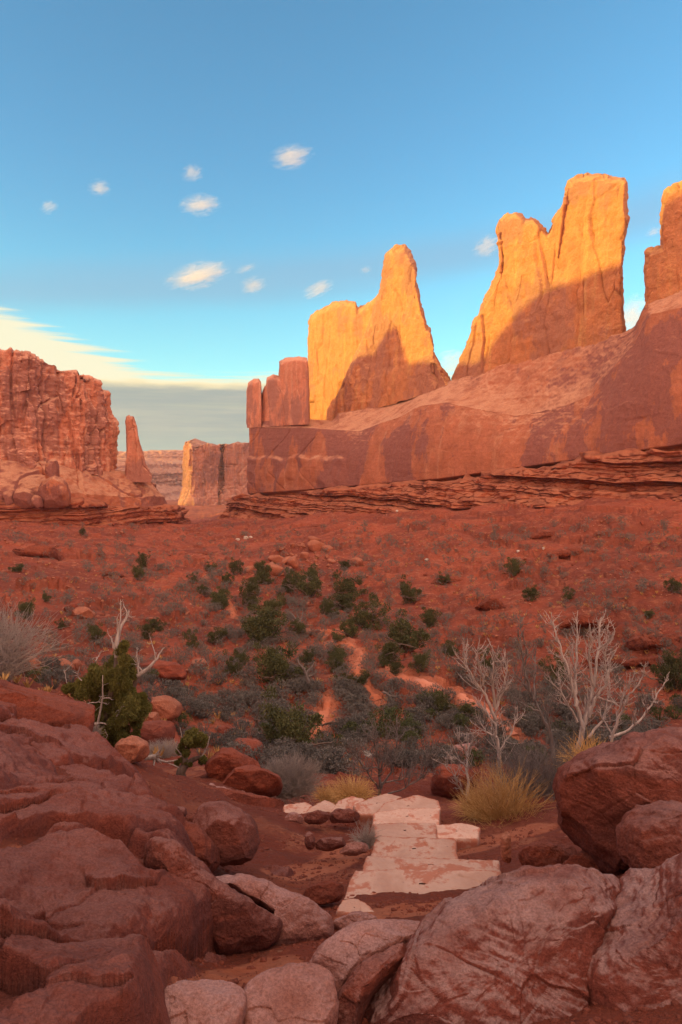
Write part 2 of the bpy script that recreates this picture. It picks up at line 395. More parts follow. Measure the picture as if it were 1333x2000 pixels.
# ------------------------------------------------------------------ cliffs
WA, WB = np.array([75.0, 150.0]), np.array([-43.6, 320.0])     # foot line of the long wall on the right
WD = (WB - WA) / np.linalg.norm(WB - WA); WN = np.array([-WD[1], WD[0]])
if WN[1] < 0: WN = -WN                                          # points away from the viewer
def wall_Y(px, off):
    """Depth at which the direction px meets the vertical plane lying off metres behind the wall's foot line."""
    u = (np.asarray(px, float) - CX) / F; A0 = WA[:, None] if np.ndim(u) else WA
    ax, ay = WA[0] + WN[0] * off, WA[1] + WN[1] * off
    s = (ax - u * ay) / (u * WD[1] - WD[0])
    return ay + WD[1] * s
def wallp(px, py, off):
    return ray(px, py, wall_Y(px, off))

def d_cliff(p, s=0, col=9.0, amp=1.0):
    q = p + 2.5 * np.stack([pn(p / 15, s + 50), pn(p / 15, s + 51), pn(p / 15, s + 52)], 1)
    f1, f2, v = worley(q / np.array([col, col, col * 4.5]), s)
    d = (v - 0.5) * 1.7 - 0.9 * sst(f2 - f1, 0.05, 0.0) * sst(pn(p / 13, s + 60), -0.1, 0.2)
    d += 1.5 * fbm(p / 22, 3, s + 3) + 0.75 * fbm(p / np.array([3.2, 3.2, 16]), 3, s + 8)
    d += 0.7 * fbm(p / 3.0, 4, s + 11, 0.6)
    zb = np.stack([p[:, 0] * 0.01, p[:, 1] * 0.01, p[:, 2] / 1.8], 1)
    d += 0.45 * pn(zb, s + 15) * sst(pn(p / 20, s + 17), -0.2, 0.3)
    return d * amp

def arc(pts, n):
    p = np.array(pts, float); d = np.concatenate([[0], np.cumsum(np.hypot(*np.diff(p, axis=0).T))])
    t = np.linspace(0, d[-1], n); return np.stack([np.interp(t, d, p[:, 0]), np.interp(t, d, p[:, 1])], 1)

def fin(name, outline, base, depth, thick, mat, label, cat='rock tower', group=None, s=0, amp=1.0, col=9.0, rnd=14.0, nv=110, taper=0.5, dens=0.9, below=14, face=None):
    """A free-standing rock: its outline stands on a base line, depth(px, off) gives the plane it stands in, thick its thickness in metres."""
    T = np.array(outline, float); L = np.hypot(*np.diff(T, axis=0).T).sum(); nu = int(max(40, L * dens))
    T = arc(outline, nu); f = np.linspace(0, 1, nu)
    B = np.stack([base[0][0] + (base[1][0] - base[0][0]) * f, base[0][1] + (base[1][1] - base[0][1]) * f + below], 1)
    t = np.linspace(0, 1, nv) ** 0.75
    G = B[:, None, :] * (1 - t[None, :, None]) + T[:, None, :] * t[None, :, None]
    seg = np.hypot(*(T - B).T)[:, None]
    dist = seg * (1 - t[None, :])
    wdt = np.sqrt(np.clip(1 - (1 - np.minimum(dist / rnd, 1)) ** 2, 0, 1))
    edge = np.minimum(np.arange(nu), np.arange(nu)[::-1])[:, None] / nu
    zf = np.clip((G[:, :, 1].max() - G[:, :, 1]) / (G[:, :, 1].max() - G[:, :, 1].min() + 1e-6), 0, 1)
    th = thick * (1 - taper * zf) * (0.06 + 0.94 * wdt) / 2
    mid = thick / 2
    fr = depth(G[:, :, 0], G[:, :, 1], mid - th); bk = depth(G[:, :, 0], G[:, :, 1], mid + th)
    P = np.concatenate([fr, bk[:, ::-1]], 1)
    n = grid_normals(P)
    c_ = P.reshape(-1, 3).mean(0)
    if np.median(np.sum(n[:, :nv] * np.array([WN[0], WN[1], 0]) * -1, -1)) < 0: n = -n; flip = True
    else: flip = False
    q = P.reshape(-1, 3); d = d_cliff(q, s, col, amp).reshape(P.shape[:2])
    P = P + n * d[..., None]
    Fq = grid_faces(P.shape[0], P.shape[1])
    if flip: Fq = Fq[:, ::-1]
    o = put_world(name, P.reshape(-1, 3), Fq, mat)
    return tag(o, label, cat, group)

dw = lambda off0: (lambda px, py, o: wallp(px, py, off0 + o))

# long lower wall of smooth slickrock on the right
def build_wall():
    px = np.concatenate([np.linspace(478, 486, 12)[:-1], np.linspace(486, 1350, 720)[:-1], np.linspace(1350, 2400, 160)])
    foot = curve([(470, 966), (600, 957), (700, 948), (860, 935), (1000, 915), (1155, 893), (1333, 868), (1700, 830), (2400, 760)], px)
    sh = curve([(470, 832), (605, 836), (700, 842), (775, 815), (820, 792), (872, 785), (917, 795), (1009, 811), (1100, 792), (1155, 770), (1180, 735), (1230, 675), (1268, 612), (1333, 600), (1700, 560), (2400, 470)], px)
    jt = curve([(470, 822), (605, 821), (628, 830), (650, 822), (662, 806), (730, 793), (800, 777), (878, 745), (900, 735), (985, 712), (1060, 690), (1140, 672), (1217, 650), (1238, 636), (1262, 585), (1333, 562), (1700, 520), (2400, 420)], px)
    sh = _blur(sh[:, None], 7, 0)[:, 0]; jt = _blur(jt[:, None], 2, 0)[:, 0]
    rows = []
    joff = curve([(470, 3), (590, 4), (660, 16), (760, 22), (1180, 24), (1262, 15), (2400, 18)], px)
    soff = curve([(470, 1.5), (600, 2), (700, 6), (2400, 7)], px)
    for t in np.linspace(0, 1, 150):                             # steep face
        rows.append((foot + 9 + (sh - foot - 9) * t, soff * t ** 2.2))
    for t in np.linspace(0, 1, 70)[1:]:                          # slope above it, up to the bedding joint
        rows.append((sh + (jt - sh) * t, soff + (joff - soff) * (t ** 0.8)))
    P = [wallp(px, py, o) for py, o in rows]
    last = P[-1]
    back = np.array([WN[0], WN[1], 0])
    for k, (o, dz) in enumerate(((3, 0.3), (9, 0.2), (18, -1), (30, -6), (40, -16), (44, -40))): P.append(last + back * o + np.array([0, 0, dz]))
    P = np.stack(P, 1)
    end = np.clip(1 - (px - 478) / 8.0, 0, 1)                    # round the far end of the wall
    P += (back * 14)[None, None, :] * (end[:, None, None] ** 2)
    n = grid_normals(P)
    if np.median(n[:, 60] @ back) > 0: n = -n; fl = True
    else: fl = False
    q = P.reshape(-1, 3)
    f1, f2, v = worley((q + 4 * np.stack([pn(q / 18, 71), pn(q / 18, 72), pn(q / 18, 73)], 1)) / np.array([20, 20, 9]), 4)
    d = 1.6 * fbm(q / 42, 3, 61) + 0.35 * fbm(q / 9, 3, 64) + 0.15 * (v - 0.5) 
    d += 0.22 * fbm(q / np.array([1.6, 1.6, 14]), 3, 66) + 0.16 * fbm(q / 1.6, 3, 67) + 0.07 * pn(np.stack([q[:, 0] / 60, q[:, 1] / 60, (q[:, 2] + 0.06 * q[:, 0]) / 0.9], 1), 68)
    d = d.reshape(P.shape[:2])
    PY = np.stack([r[0] for r in rows] + [rows[-1][0]] * 6, 1); PX = px[:, None] + 0 * PY
    wb = pn(np.stack([PX.ravel() / 30, PY.ravel() / 60, 0 * PX.ravel()], 1), 78).reshape(P.shape[:2]) * 14
    blk = sst(PX + wb * .4, 676, 667) * sst(PY + wb, 886 + (PX - 485) * 0.02, 897 + (PX - 485) * 0.02)       # block standing proud at the far end
    jb = np.sin((PX - 485) / 19.0 + 1.2 * np.sin(PY / 23.0)); jb = -0.45 * sst(np.abs(jb), 0.12, 0.0) * sst(PX, 660, 600)
    und = sst(PY, foot[:, None] - 1, foot[:, None] + 4)                                       # undercut along the base
    al = 0.0
    P = P + n * (d + 1.6 * blk * (0.7 + pn(q / 6, 77).reshape(P.shape[:2])) + jb - 3.0 * und - al)[..., None]
    Fq = grid_faces(P.shape[0], P.shape[1])
    if fl: Fq = Fq[:, ::-1]
    o = put_world('sandstone_wall', P.reshape(-1, 3), Fq, M['wall'])
    tag(o, 'long smooth slickrock wall on the right carrying the sunlit towers', 'rock wall')
build_wall()

fin('rock_pillar', [(482, 826), (482, 800), (483, 762), (486, 747), (496, 740), (506, 739), (511, 746), (512, 775), (512, 826)], [(484, 826), (511, 824)], dw(2), 9, M['cliff'],
    'shaded outermost pillar with rounded top at the far end of the slickrock wall', group='shaded pillars on the far end of the wall', s=2, amp=0.3, rnd=11, taper=0.1, dens=1.6, nv=90, below=10)
fin('rock_pillar', [(510, 826), (511, 790), (513, 765), (518, 752), (524, 757), (528, 775), (529, 800), (530, 826)], [(511, 824), (529, 823)], dw(4), 7, M['cliff'],
    'thin low shaded pillar wedged between two thicker rounded pillars', group='shaded pillars on the far end of the wall', s=3, amp=0.25, rnd=9, taper=0.2, dens=1.8, nv=80, below=10)
fin('rock_pillar', [(527, 825), (525, 790), (521, 752), (523, 738), (535, 732), (548, 736), (552, 760), (556, 800), (557, 824)], [(528, 823), (556, 821)], dw(2.5), 9, M['cliff'],
    'shaded round-topped pillar leaning against the tallest block of its row', group='shaded pillars on the far end of the wall', s=4, amp=0.3, rnd=12, taper=0.1, dens=1.6, nv=90, below=10)
fin('rock_pillar', [(553, 824), (549, 780), (545, 730), (546, 706), (556, 699), (572, 697), (592, 697), (600, 700), (602, 720), (604, 760), (604, 822)], [(555, 821), (604, 819)], dw(2), 12, M['cliff'],
    'tallest square-topped shaded pillar beside the sunlit golden fin', group='shaded pillars on the far end of the wall', s=5, amp=0.35, rnd=10, taper=0.05, dens=1.4, nv=100, below=10)
fin('rock_tower', [(604, 860), (603, 800), (600, 730), (601, 660), (604, 626), (606, 618), (614, 612), (624, 603), (640, 597), (650, 591), (668, 588), (695, 587), (699, 598), (712, 595), (728, 585), (745, 572), (765, 560), (790, 590), (800, 800)],
    [(606, 862), (800, 850)], dw(52), 22, M['entrada'], 'golden sunlit fin standing behind the conical tower, lit to its foot', s=6, amp=0.75, rnd=16, col=8, taper=0.25)
fin('rock_tower', [(659, 808), (659, 774), (671, 745), (689, 705), (711, 650), (721, 625), (735, 588), (744, 560), (749, 522), (751, 501), (760, 488), (774, 481), (790, 482), (797, 491), (803, 502), (809, 510), (813, 524), (811, 545), (817, 566), (821, 590),
    (828, 612), (832, 634), (841, 640), (847, 664), (841, 680), (851, 697), (863, 722), (877, 742), (878, 748)], [(661, 805), (877, 744)], dw(19), 24, M['entrada'],
    'conical sandstone tower with a blunt sunlit tip and a shaded foot', s=7, amp=0.8, rnd=20, taper=0.55, nv=150)
fin('rock_tower', [(884, 741), (894, 716), (904, 690), (919, 656), (925, 622), (934, 618), (945, 590), (964, 560), (977, 522), (980, 500), (978, 470), (972, 442), (975, 428), (990, 418), (1008, 415), (1018, 419), (1026, 426), (1045, 428), (1060, 440),
    (1071, 452), (1078, 442), (1082, 421), (1094, 401), (1106, 388), (1105, 370), (1110, 356), (1125, 343), (1150, 339), (1180, 339), (1205, 347), (1222, 352), (1221, 392), (1225, 425), (1219, 460), (1217, 500), (1213, 520), (1212, 580), (1215, 612), (1218, 640), (1217, 652)],
    [(886, 738), (1216, 652)], dw(22), 20, M['entrada'], 'tallest broad sandstone tower with twin sunlit summits and a notch between', s=8, amp=0.75, rnd=14, taper=0.3, nv=170)
fin('rock_tower', [(1261, 588), (1261, 522), (1267, 492), (1283, 483), (1293, 480), (1293, 430), (1295, 392), (1300, 373), (1320, 360), (1345, 350), (1400, 345), (1470, 360), (1500, 420), (1530, 545)], [(1262, 588), (1530, 540)], dw(14), 20, M['entrada'],
    'shaded sandstone tower with a low shoulder cut off by the frame edge', s=9, amp=0.7, rnd=12, taper=0.3, nv=130)

# a cliff or bench swept along a plan line
def sweep(name, path, rows, mat, label, cat, s=0, nu=300, disp=None, back=25.0, group=None, deep=40.0, bdir=None, level=False):
    """path: (x, y) corners; rows: list of (height curve over the path's fraction, set-back in metres, row count) from foot to top."""
    pth = arc(path, nu); pth = _blur(pth, 4, 0); f = np.linspace(0, 1, nu)
    tg = np.gradient(pth, axis=0); tg /= np.linalg.norm(tg, axis=1)[:, None]; nrm = np.stack([-tg[:, 1], tg[:, 0]], 1)   # left of the travel direction = into the rock
    P = []
    for k in range(len(rows) - 1):
        (c0, o0, m), (c1, o1, _) = rows[k], rows[k + 1]
        z0, z1 = curve(c0, f), curve(c1, f)
        for t in np.linspace(0, 1, m, endpoint=False):
            P.append(np.concatenate([pth + nrm * (o0 + (o1 - o0) * t), (z0 + (z1 - z0) * t)[:, None]], 1))
    ct, ot, _ = rows[-1]; zt = curve(ct, f)
    for o, dz in ((0, 0), (1.5, 0.4), (back * 0.35, 0.8), (back * 0.7, 0), (back, -2), (back + 2, -deep)):
        P.append(np.concatenate([pth + nrm * ot + (nrm if bdir is None else np.array(bdir)) * o, (zt + dz)[:, None]], 1))
    P = np.stack(P, 1); n = grid_normals(P)
    m = P.shape[1] // 2
    fl = np.median(np.sum(n[:, :m, :2] * nrm[:, None, :], -1)) > 0
    if fl: n = -n
    if level:
        n = n * np.array([1, 1, 0.12]); n /= np.linalg.norm(n, axis=2, keepdims=True) + 1e-9
    d = (disp or (lambda q: d_cliff(q, s)))(P.reshape(-1, 3)).reshape(P.shape[:2])
    P = P + n * d[..., None]
    Fq = grid_faces(P.shape[0], P.shape[1])
    if fl: Fq = Fq[:, ::-1]
    o = put_world(name, P.reshape(-1, 3), Fq, mat)
    return tag(o, label, cat, group)

def d_strata(s, a=1.0, k=1.0):
    def f(q):
        z = q[:, 2] + 1.6 * fbm(np.stack([q[:, 0] / 26, q[:, 1] / 26, q[:, 2] / 60], 1), 3, s) + 0.25 * fbm(q / 3, 2, s + 3)
        def lay(h, sd):
            i = np.floor(z * k / h).astype(np.int64); fr = z * k / h - i
            r = _RV[_PM[(i + sd) & 255], 0] - 0.5; r2 = _RV[_PM[(i + 1 + sd) & 255], 0] - 0.5
            return r + (r2 - r) * sst(fr, 0.9, 1.0)
        d = 4.4 * lay(2.1, s) + 2.4 * lay(0.8, s + 50) * (0.6 + pn(q / 8, s + 1)) - 1.2 * sst(fbm(np.stack([q[:, 0] / 6, q[:, 1] / 6, q[:, 2] / 9], 1), 3, s + 9), 0.0, 0.35)
        f1, f2, v = worley(q / np.array([4, 4, 1.6]), s)
        return a * (d + 1.6 * fbm(q / 9, 4, s + 4) + 0.5 * (v - 0.5) - 0.5 * sst(f2 - f1, 0.08, 0) + 0.35 * fbm(q / 1.5, 3, s + 6))
    return f

def zc(pts, Yf):
    """(fraction, photograph row) pairs to heights, given the depth at each fraction."""
    return [(f, (CY - py) / F * Yf(f)) for f, py in pts]

# dark ledges under the right wall
def wl(px, off): Y = float(wall_Y(px, off)); return ((px - CX) / F * Y, Y)
LP = [wl(2300, -9), wl(1700, -9), wl(1333, -9), wl(1100, -9), wl(900, -8), wl(700, -8), wl(560, -9), wl(440, -10), (wl(440, -10)[0] - 3, wl(440, -10)[1] + 18), (wl(440, -10)[0] + 12, wl(440, -10)[1] + 60)][::-1]
def build_right_ledge():
    pth = arc(LP, 900); f = np.linspace(0, 1, 900); pxs = CX + F * pth[:, 0] / pth[:, 1]
    k = np.argmin(pxs); mono = np.maximum.accumulate(pxs[::-1])[::-1]
    Y = pth[:, 1]
    foot = curve([(420, 1024), (485, 1014), (560, 1004), (700, 996), (900, 998), (1100, 985), (1333, 985), (1700, 985), (2300, 960)], pxs)
    topp = curve([(420, 976), (485, 970), (600, 963), (700, 955), (860, 942), (1000, 922), (1155, 901), (1333, 876), (1700, 838), (2300, 770)], pxs)
    zf = (CY - foot) / F * Y - 3; zt = (CY - topp) / F * Y
    lo = list(zip(f, zf)); hi = list(zip(f, zt))
    md = list(zip(f, zf + (zt - zf) * 0.55))
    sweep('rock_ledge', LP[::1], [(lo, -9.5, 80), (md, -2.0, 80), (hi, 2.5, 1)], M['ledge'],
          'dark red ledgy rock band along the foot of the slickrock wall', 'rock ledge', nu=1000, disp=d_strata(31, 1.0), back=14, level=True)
build_right_ledge()

# left cliff, its apron and ledges (path runs so that the rock lies on its left)
def lp(px, Y): return ((px - CX) / F * Y, Y)
def left():
    W = [(-150, -190), (-195, -90), (-215, 30), (-215, 120), (-200, 190), (-190, 225), lp(-330, 215), lp(0, 246), lp(110, 262), lp(214, 278), (lp(214, 278)[0] + 1, 300), (lp(214, 278)[0] - 6, 330)]
    return W
LC = [lp(-420, 236), lp(-200, 236), lp(0, 248), lp(60, 252), lp(110, 262), lp(160, 266), lp(212, 280), (lp(212, 280)[0] - 1, 292), (lp(212, 280)[0] - 20, 322)]
def build_left():
    nu = 520
    pth = arc(LC, nu); f = np.linspace(0, 1, nu); pxs = CX + F * pth[:, 0] / pth[:, 1]; Y = pth[:, 1]
    k = int(np.argmax(pxs)); pxm = pxs.copy(); pxm[k:] = pxs[k]
    top = curve([(-420, 690), (-100, 686), (0, 684), (20, 683), (37, 690), (60, 697), (76, 698), (92, 704), (114, 712), (122, 722), (150, 729), (186, 736), (200, 743), (208, 750), (212, 770)], pxm)
    foot = curve([(-420, 903), (0, 903), (60, 905), (110, 908), (180, 918), (217, 922)], pxm)
    zt = (CY - top) / F * Y; zf = (CY - foot) / F * Y - 2
    sweep('rock_cliff', LC, [(list(zip(f, zf)), 0.0, 120), (list(zip(f, zf + (zt - zf) * 0.55)), 1.2, 110), (list(zip(f, zt)), 3.0, 1)], M['cliff'],
          'massive shaded fluted cliff on the left with blocky capstones', 'rock cliff', s=12, nu=nu, back=45,
          disp=lambda q: 1.9 * d_cliff(q, 12, 8.0) + 1.6 * fbm(q / np.array([3.0, 3.0, 30]), 3, 88) - 2.2 * sst(np.abs(pn(q / np.array([7.0, 7.0, 90]), 89)), 0.09, 0.0))
    # apron of bare rock below the cliff, carrying the spire
    LA = [lp(-420, 226), lp(-200, 226), lp(0, 236), lp(110, 246), lp(200, 262), lp(300, 284), (lp(308, 288)[0] + 2, 296), (lp(308, 288)[0] - 4, 320), (lp(308, 288)[0] - 40, 345)]
    pth = arc(LA, nu); pxs = CX + F * pth[:, 0] / pth[:, 1]; Y = pth[:, 1]; k = int(np.argmax(pxs)); pxm = pxs.copy(); pxm[k:] = pxs[k]
    top = curve([(-420, 898), (0, 900), (110, 905), (180, 915), (217, 921), (300, 925), (305, 926)], pxm)
    zt = (CY - top) / F * (Y + 10); zf = (CY - 1000) / F * Y
    sweep('rock_apron', LA, [(list(zip(f, zf)), -0.5, 70), (list(zip(f, zf + (zt - zf) * 0.4)), 1.5, 70), (list(zip(f, zt)), 12.0, 1)], M['wall'],
          'smooth bare rock apron below the left cliff, carrying the thin spire', 'rock slope', s=14, nu=nu, back=16,
          disp=lambda q: 1.6 * fbm(q / 16, 4, 91) + 0.5 * fbm(q / 3, 3, 95) - 0.9 * sst(np.abs(pn((q + q[:, 2:3] * np.array([.7, .3, 0])) / np.array([16, 16, 30]), 97)), 0.035, 0.0))
    LL = [lp(-420, 214), lp(-200, 216), lp(0, 226), lp(110, 238), lp(160, 240), lp(200, 252), lp(300, 276), (lp(312, 284)[0] + 5, 296), (lp(312, 284)[0] + 2, 330), (lp(312, 284)[0] - 30, 350)]
    pth = arc(LL, nu); pxs = CX + F * pth[:, 0] / pth[:, 1]; Y = pth[:, 1]; k = int(np.argmax(pxs)); pxm = pxs.copy(); pxm[k:] = pxs[k]
    zt = (CY - curve([(-420, 980), (0, 984), (110, 986), (310, 992)], pxm)) / F * Y
    zf = (CY - curve([(-420, 1055), (0, 1045), (120, 1050), (160, 1050), (310, 1035)], pxm)) / F * Y - 1
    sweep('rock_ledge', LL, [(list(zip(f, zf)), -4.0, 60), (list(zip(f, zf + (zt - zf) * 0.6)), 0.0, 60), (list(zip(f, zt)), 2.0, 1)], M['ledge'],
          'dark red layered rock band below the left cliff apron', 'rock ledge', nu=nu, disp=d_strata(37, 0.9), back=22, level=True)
build_left()
dl = lambda Y0: (lambda px, py, o: ray(px, py, Y0 + o * 0.9))
fin('rock_spire', [(246, 930), (247, 900), (247, 840), (245, 825), (247, 813), (253, 810), (261, 813), (266, 832), (270, 858), (279, 888), (288, 912), (297, 930)], [(247, 928), (295, 928)], dl(284), 9, M['cliff'],
    'slender shaded rock spire standing alone beside the left cliff', 'rock spire', s=16, amp=0.45, rnd=12, taper=0.5, nv=120, dens=1.4, col=5)

# unseen cliff off the left frame edge, its crest shaped to shade the valley
def build_shade_cliff():
    XB = -205.0
    # crest of the cliff: (distance along it, height); shaped so its shadow edge crosses the towers
    Q = [(30, 113), (49, 111), (58, 103), (67, 99), (84, 96), (94, 94), (103, 91), (110, 86), (116, 78), (123, 72), (133, 71), (166, 72), (170, 80), (174, 87), (180, 80), (185, 76), (204, 75), (230, 76), (260, 69), (266, 44), (276, 38)]
    ys = np.array([q[0] for q in Q], float); zs = np.array([q[1] for q in Q], float)
    y1 = 276.0; y0 = -260.0
    path = [(XB, y0), (XB, y1)]
    path = [(XB, y1), (XB, y0)][::-1]
    f = np.linspace(0, 1, 500); yy = y0 + (y1 - y0) * f
    zt = np.interp(yy, ys, zs, left=zs[0], right=zs[-1])
    zb = H0(np.full(500, XB), yy) - 25
    sweep('rock_cliff', path, [(list(zip(f, zb)), 0.0, 30), (list(zip(f, zt)), 0.6, 1)], M['entrada'],
          'unseen tall cliff beyond the left frame edge, shaped to shade the valley', 'rock cliff', s=40, nu=500, back=30, deep=60, disp=lambda q: 0.5 * d_cliff(q, 40))
build_shade_cliff()

# far butte and mesas at the mouth of the valley
def build_far():
    B = [lp(357, 706), lp(361, 690), lp(372, 648), lp(430, 664), lp(434, 672), lp(439, 668), lp(500, 692), lp(560, 715)]
    nu = 320; pth = arc(B, nu); f = np.linspace(0, 1, nu); pxs = np.maximum.accumulate(CX + F * pth[:, 0] / pth[:, 1]); Y = pth[:, 1]
    zt = (CY - curve([(355, 866), (360, 864), (364, 860), (370, 868), (373, 878), (388, 874), (400, 867), (412, 870), (430, 869), (437, 872), (450, 866), (470, 868), (487, 865), (560, 868)], pxs)) / F * Y
    zf = (CY - curve([(355, 988), (560, 978)], pxs)) / F * Y
    zm = (CY - curve([(355, 950), (373, 955), (560, 945)], pxs)) / F * Y
    sweep('rock_butte', B, [(list(zip(f, zf - 4)), -7.0, 30), (list(zip(f, zm)), 0.0, 90), (list(zip(f, zt)), 1.5, 1)], M['far'],
          'distant flat-topped butte with a narrow sunlit edge at the valley mouth', 'rock butte', s=22, nu=nu, back=45, bdir=(0.3, 0.95),
          disp=lambda q: 1.5 * d_cliff(q, 22, 12.0) + 2.2 * fbm(q / np.array([4.5, 4.5, 45]), 3, 98) - 5.0 * sst(np.abs((CX + F * q[:, 0] / q[:, 1]) - 433 - (q[:, 2] + 10) * 0.08), 5, 1.5))
    for k, (pa, tops, Ya, rowtop, lab) in enumerate((
        ([lp(120, 800), lp(215, 870), lp(240, 880), lp(286, 890), lp(325, 960), lp(362, 1040), lp(420, 1150), lp(520, 1250)], [(0, 900), (.3, 902), (.55, 906), (.7, 904), (1, 905)], 0, 0, 'distant low mesa with dark lower face left of the butte'),
        ([lp(60, 1400), lp(180, 1460), lp(260, 1470), lp(330, 1500), lp(420, 1560), lp(560, 1640)], [(0, 890), (.2, 886), (.4, 884), (.55, 880), (.7, 882), (1, 886)], 0, 0, 'farthest sunlit mesa on the horizon behind the spire'))):
        pth = arc(pa, 260); Y = pth[:, 1]; f = np.linspace(0, 1, 260)
        zt = (CY - curve(tops, f)) / F * Y + 1.5 * fbm(np.stack([f * 30, f * 0, f * 0], 1), 4, 100 + k)
        zf = (CY - 985) / F * Y
        sweep('rock_mesa', pa, [(list(zip(f, zf)), -60.0, 30), (list(zip(f, zf + (zt - zf) * .45)), -6.0, 40), (list(zip(f, zf + (zt - zf) * .75)), 0.0, 40), (list(zip(f, zt)), 30.0, 1)], M['far'],
              lab, 'mesa', s=24 + k, nu=260, back=300, disp=lambda q: 3 * fbm(q / 40, 4, 110) + 2.5 * d_strata(44, 1.0, 0.25)(q) * 0.8)
build_far()

# ------------------------------------------------------------------ foreground rocks and steps
M['rock'] = rock_mat('red_foreground_rock', (0.27, 0.068, 0.042), (0.16, 0.052, 0.042), (0.40, 0.19, 0.16), 9.0, (0.50, 0.60), 0.15, 0.9, 0.7, 0.7, fl=(0.55, 0.93))
M['rock_top'] = rock_mat('weathered_foreground_rock', (0.28, 0.070, 0.046), (0.18, 0.055, 0.045), (0.46, 0.26, 0.23), 9.0, (0.52, 0.62), 0.15, 0.9, 1.0, 0.7, fl=(0.55, 0.93))
M['bedrock'] = rock_mat('red_bedrock', (0.30, 0.070, 0.042), (0.18, 0.050, 0.040), (0.37, 0.155, 0.125), 9.0, (0.47, 0.54), 0.15, 1.0, 0.65, 0.6, fl=(0.6, 0.95))
M['rock_red'] = rock_mat('bright_red_rock', (0.33, 0.072, 0.036), (0.20, 0.053, 0.036), (0.36, 0.12, 0.08), 8.0, (0.52, 0.62), 0.15, 0.95, 0.4, 0.7, fl=(0.55, 0.93))
M['rock_pink'] = rock_mat('pale_pink_rock', (0.40, 0.16, 0.12), (0.35, 0.12, 0.085), (0.49, 0.275, 0.245), 9.0, (0.54, 0.66), 0.2, 0.75, 0.85, 0.6, fl=(0.55, 0.93))
M['stone_mid'] = rock_mat('talus_rock', (0.40, 0.125, 0.068), (0.24, 0.075, 0.048), (0.50, 0.22, 0.14), 3.0, (0.55, 0.66), 0.2, 0.6, 0.5, 0.2)
M['white_stone'] = rock_mat('white_stone', (0.62, 0.50, 0.42), (0.48, 0.34, 0.27), (0.7, 0.6, 0.52), 4.0, (0.58, 0.68), 0.2, 0.5, 0.5)

def step_mat():
    m = bpy.data.materials.new('pale_step_stone'); m.use_nodes = True; t = N(m.node_tree); t.n.clear()
    pos = t.add('ShaderNodeNewGeometry').outputs['Position']
    a = t.noise(pos, 2.2, 9, 0.65, 0.6); b = t.noise(pos, 14.0, 8, 0.7); c_ = t.noise(pos, 70.0, 4, 0.6)
    col = t.mix(t.step(a, 0.35, 0.65), (0.44, 0.24, 0.175), (0.55, 0.345, 0.265))
    col = t.mix(t.math('MULTIPLY', t.step(b, 0.55, 0.72), 0.35), col, (0.52, 0.27, 0.18))
    dirt = t.step(t.math('ADD', a, t.math('MULTIPLY', t.math('SUBTRACT', b, 0.5), 0.4)), 0.53, 0.63)
    rim = t.add('ShaderNodeAttribute', attribute_name='rim').outputs['Fac']
    dirt = t.math('MAXIMUM', dirt, t.step(t.math('ADD', rim, t.math('MULTIPLY', t.math('SUBTRACT', b, 0.5), 0.7)), 0.90, 1.02))
    col = t.mix(t.math('MULTIPLY', dirt, 0.85), col, (0.40, 0.125, 0.07))
    spots = t.add('ShaderNodeTexVoronoi', {'Vector': pos, 'Scale': 16.0}, feature='F1')
    sp = t.math('MULTIPLY', t.step(spots.outputs['Distance'], 0.17, 0.10), t.math('GREATER_THAN', t.add('ShaderNodeSeparateColor', {0: spots.outputs['Color']}).outputs[0], 0.8))
    col = t.mix(t.math('MULTIPLY', sp, 0.7), col, (0.24, 0.13, 0.10))
    rnd = t.add('ShaderNodeObjectInfo').outputs['Random']
    col = t.add('ShaderNodeHueSaturation', {'Color': col, 'Value': t.math('ADD', 0.80, t.math('MULTIPLY', rnd, 0.34))}).outputs[0]
    h = t.math('ADD', t.math('MULTIPLY', a, 0.6), t.math('ADD', t.math('MULTIPLY', b, 0.25), t.math('MULTIPLY', c_, 0.07)))
    bp = t.add('ShaderNodeBump', {'Height': h, 'Strength': 0.5, 'Distance': 0.08})
    p = t.add('ShaderNodeBsdfPrincipled', {'Base Color': col, 'Roughness': 0.9, 'Specular IOR Level': 0.25, 'Normal': bp.outputs[0]})
    t.add('ShaderNodeOutputMaterial', {'Surface': p.outputs[0]})
    return m
M['step'] = step_mat()

def closed(outline, n, it=2):
    p = np.array(list(outline) + [outline[0]], float)
    for _ in range(it):                                           # Chaikin: round the corners a little
        a, b = p[:-1], p[1:]
        p = np.stack([a * .82 + b * .18, a * .18 + b * .82], 1).reshape(-1, 2); p = np.concatenate([p, p[:1]])
    return arc(p, n + 1)[:-1]

def unproject(px, c, n):
    d = ray(px[:, 0], px[:, 1], 1.0); t = (c @ n) / (d @ n)
    return d * t[:, None]

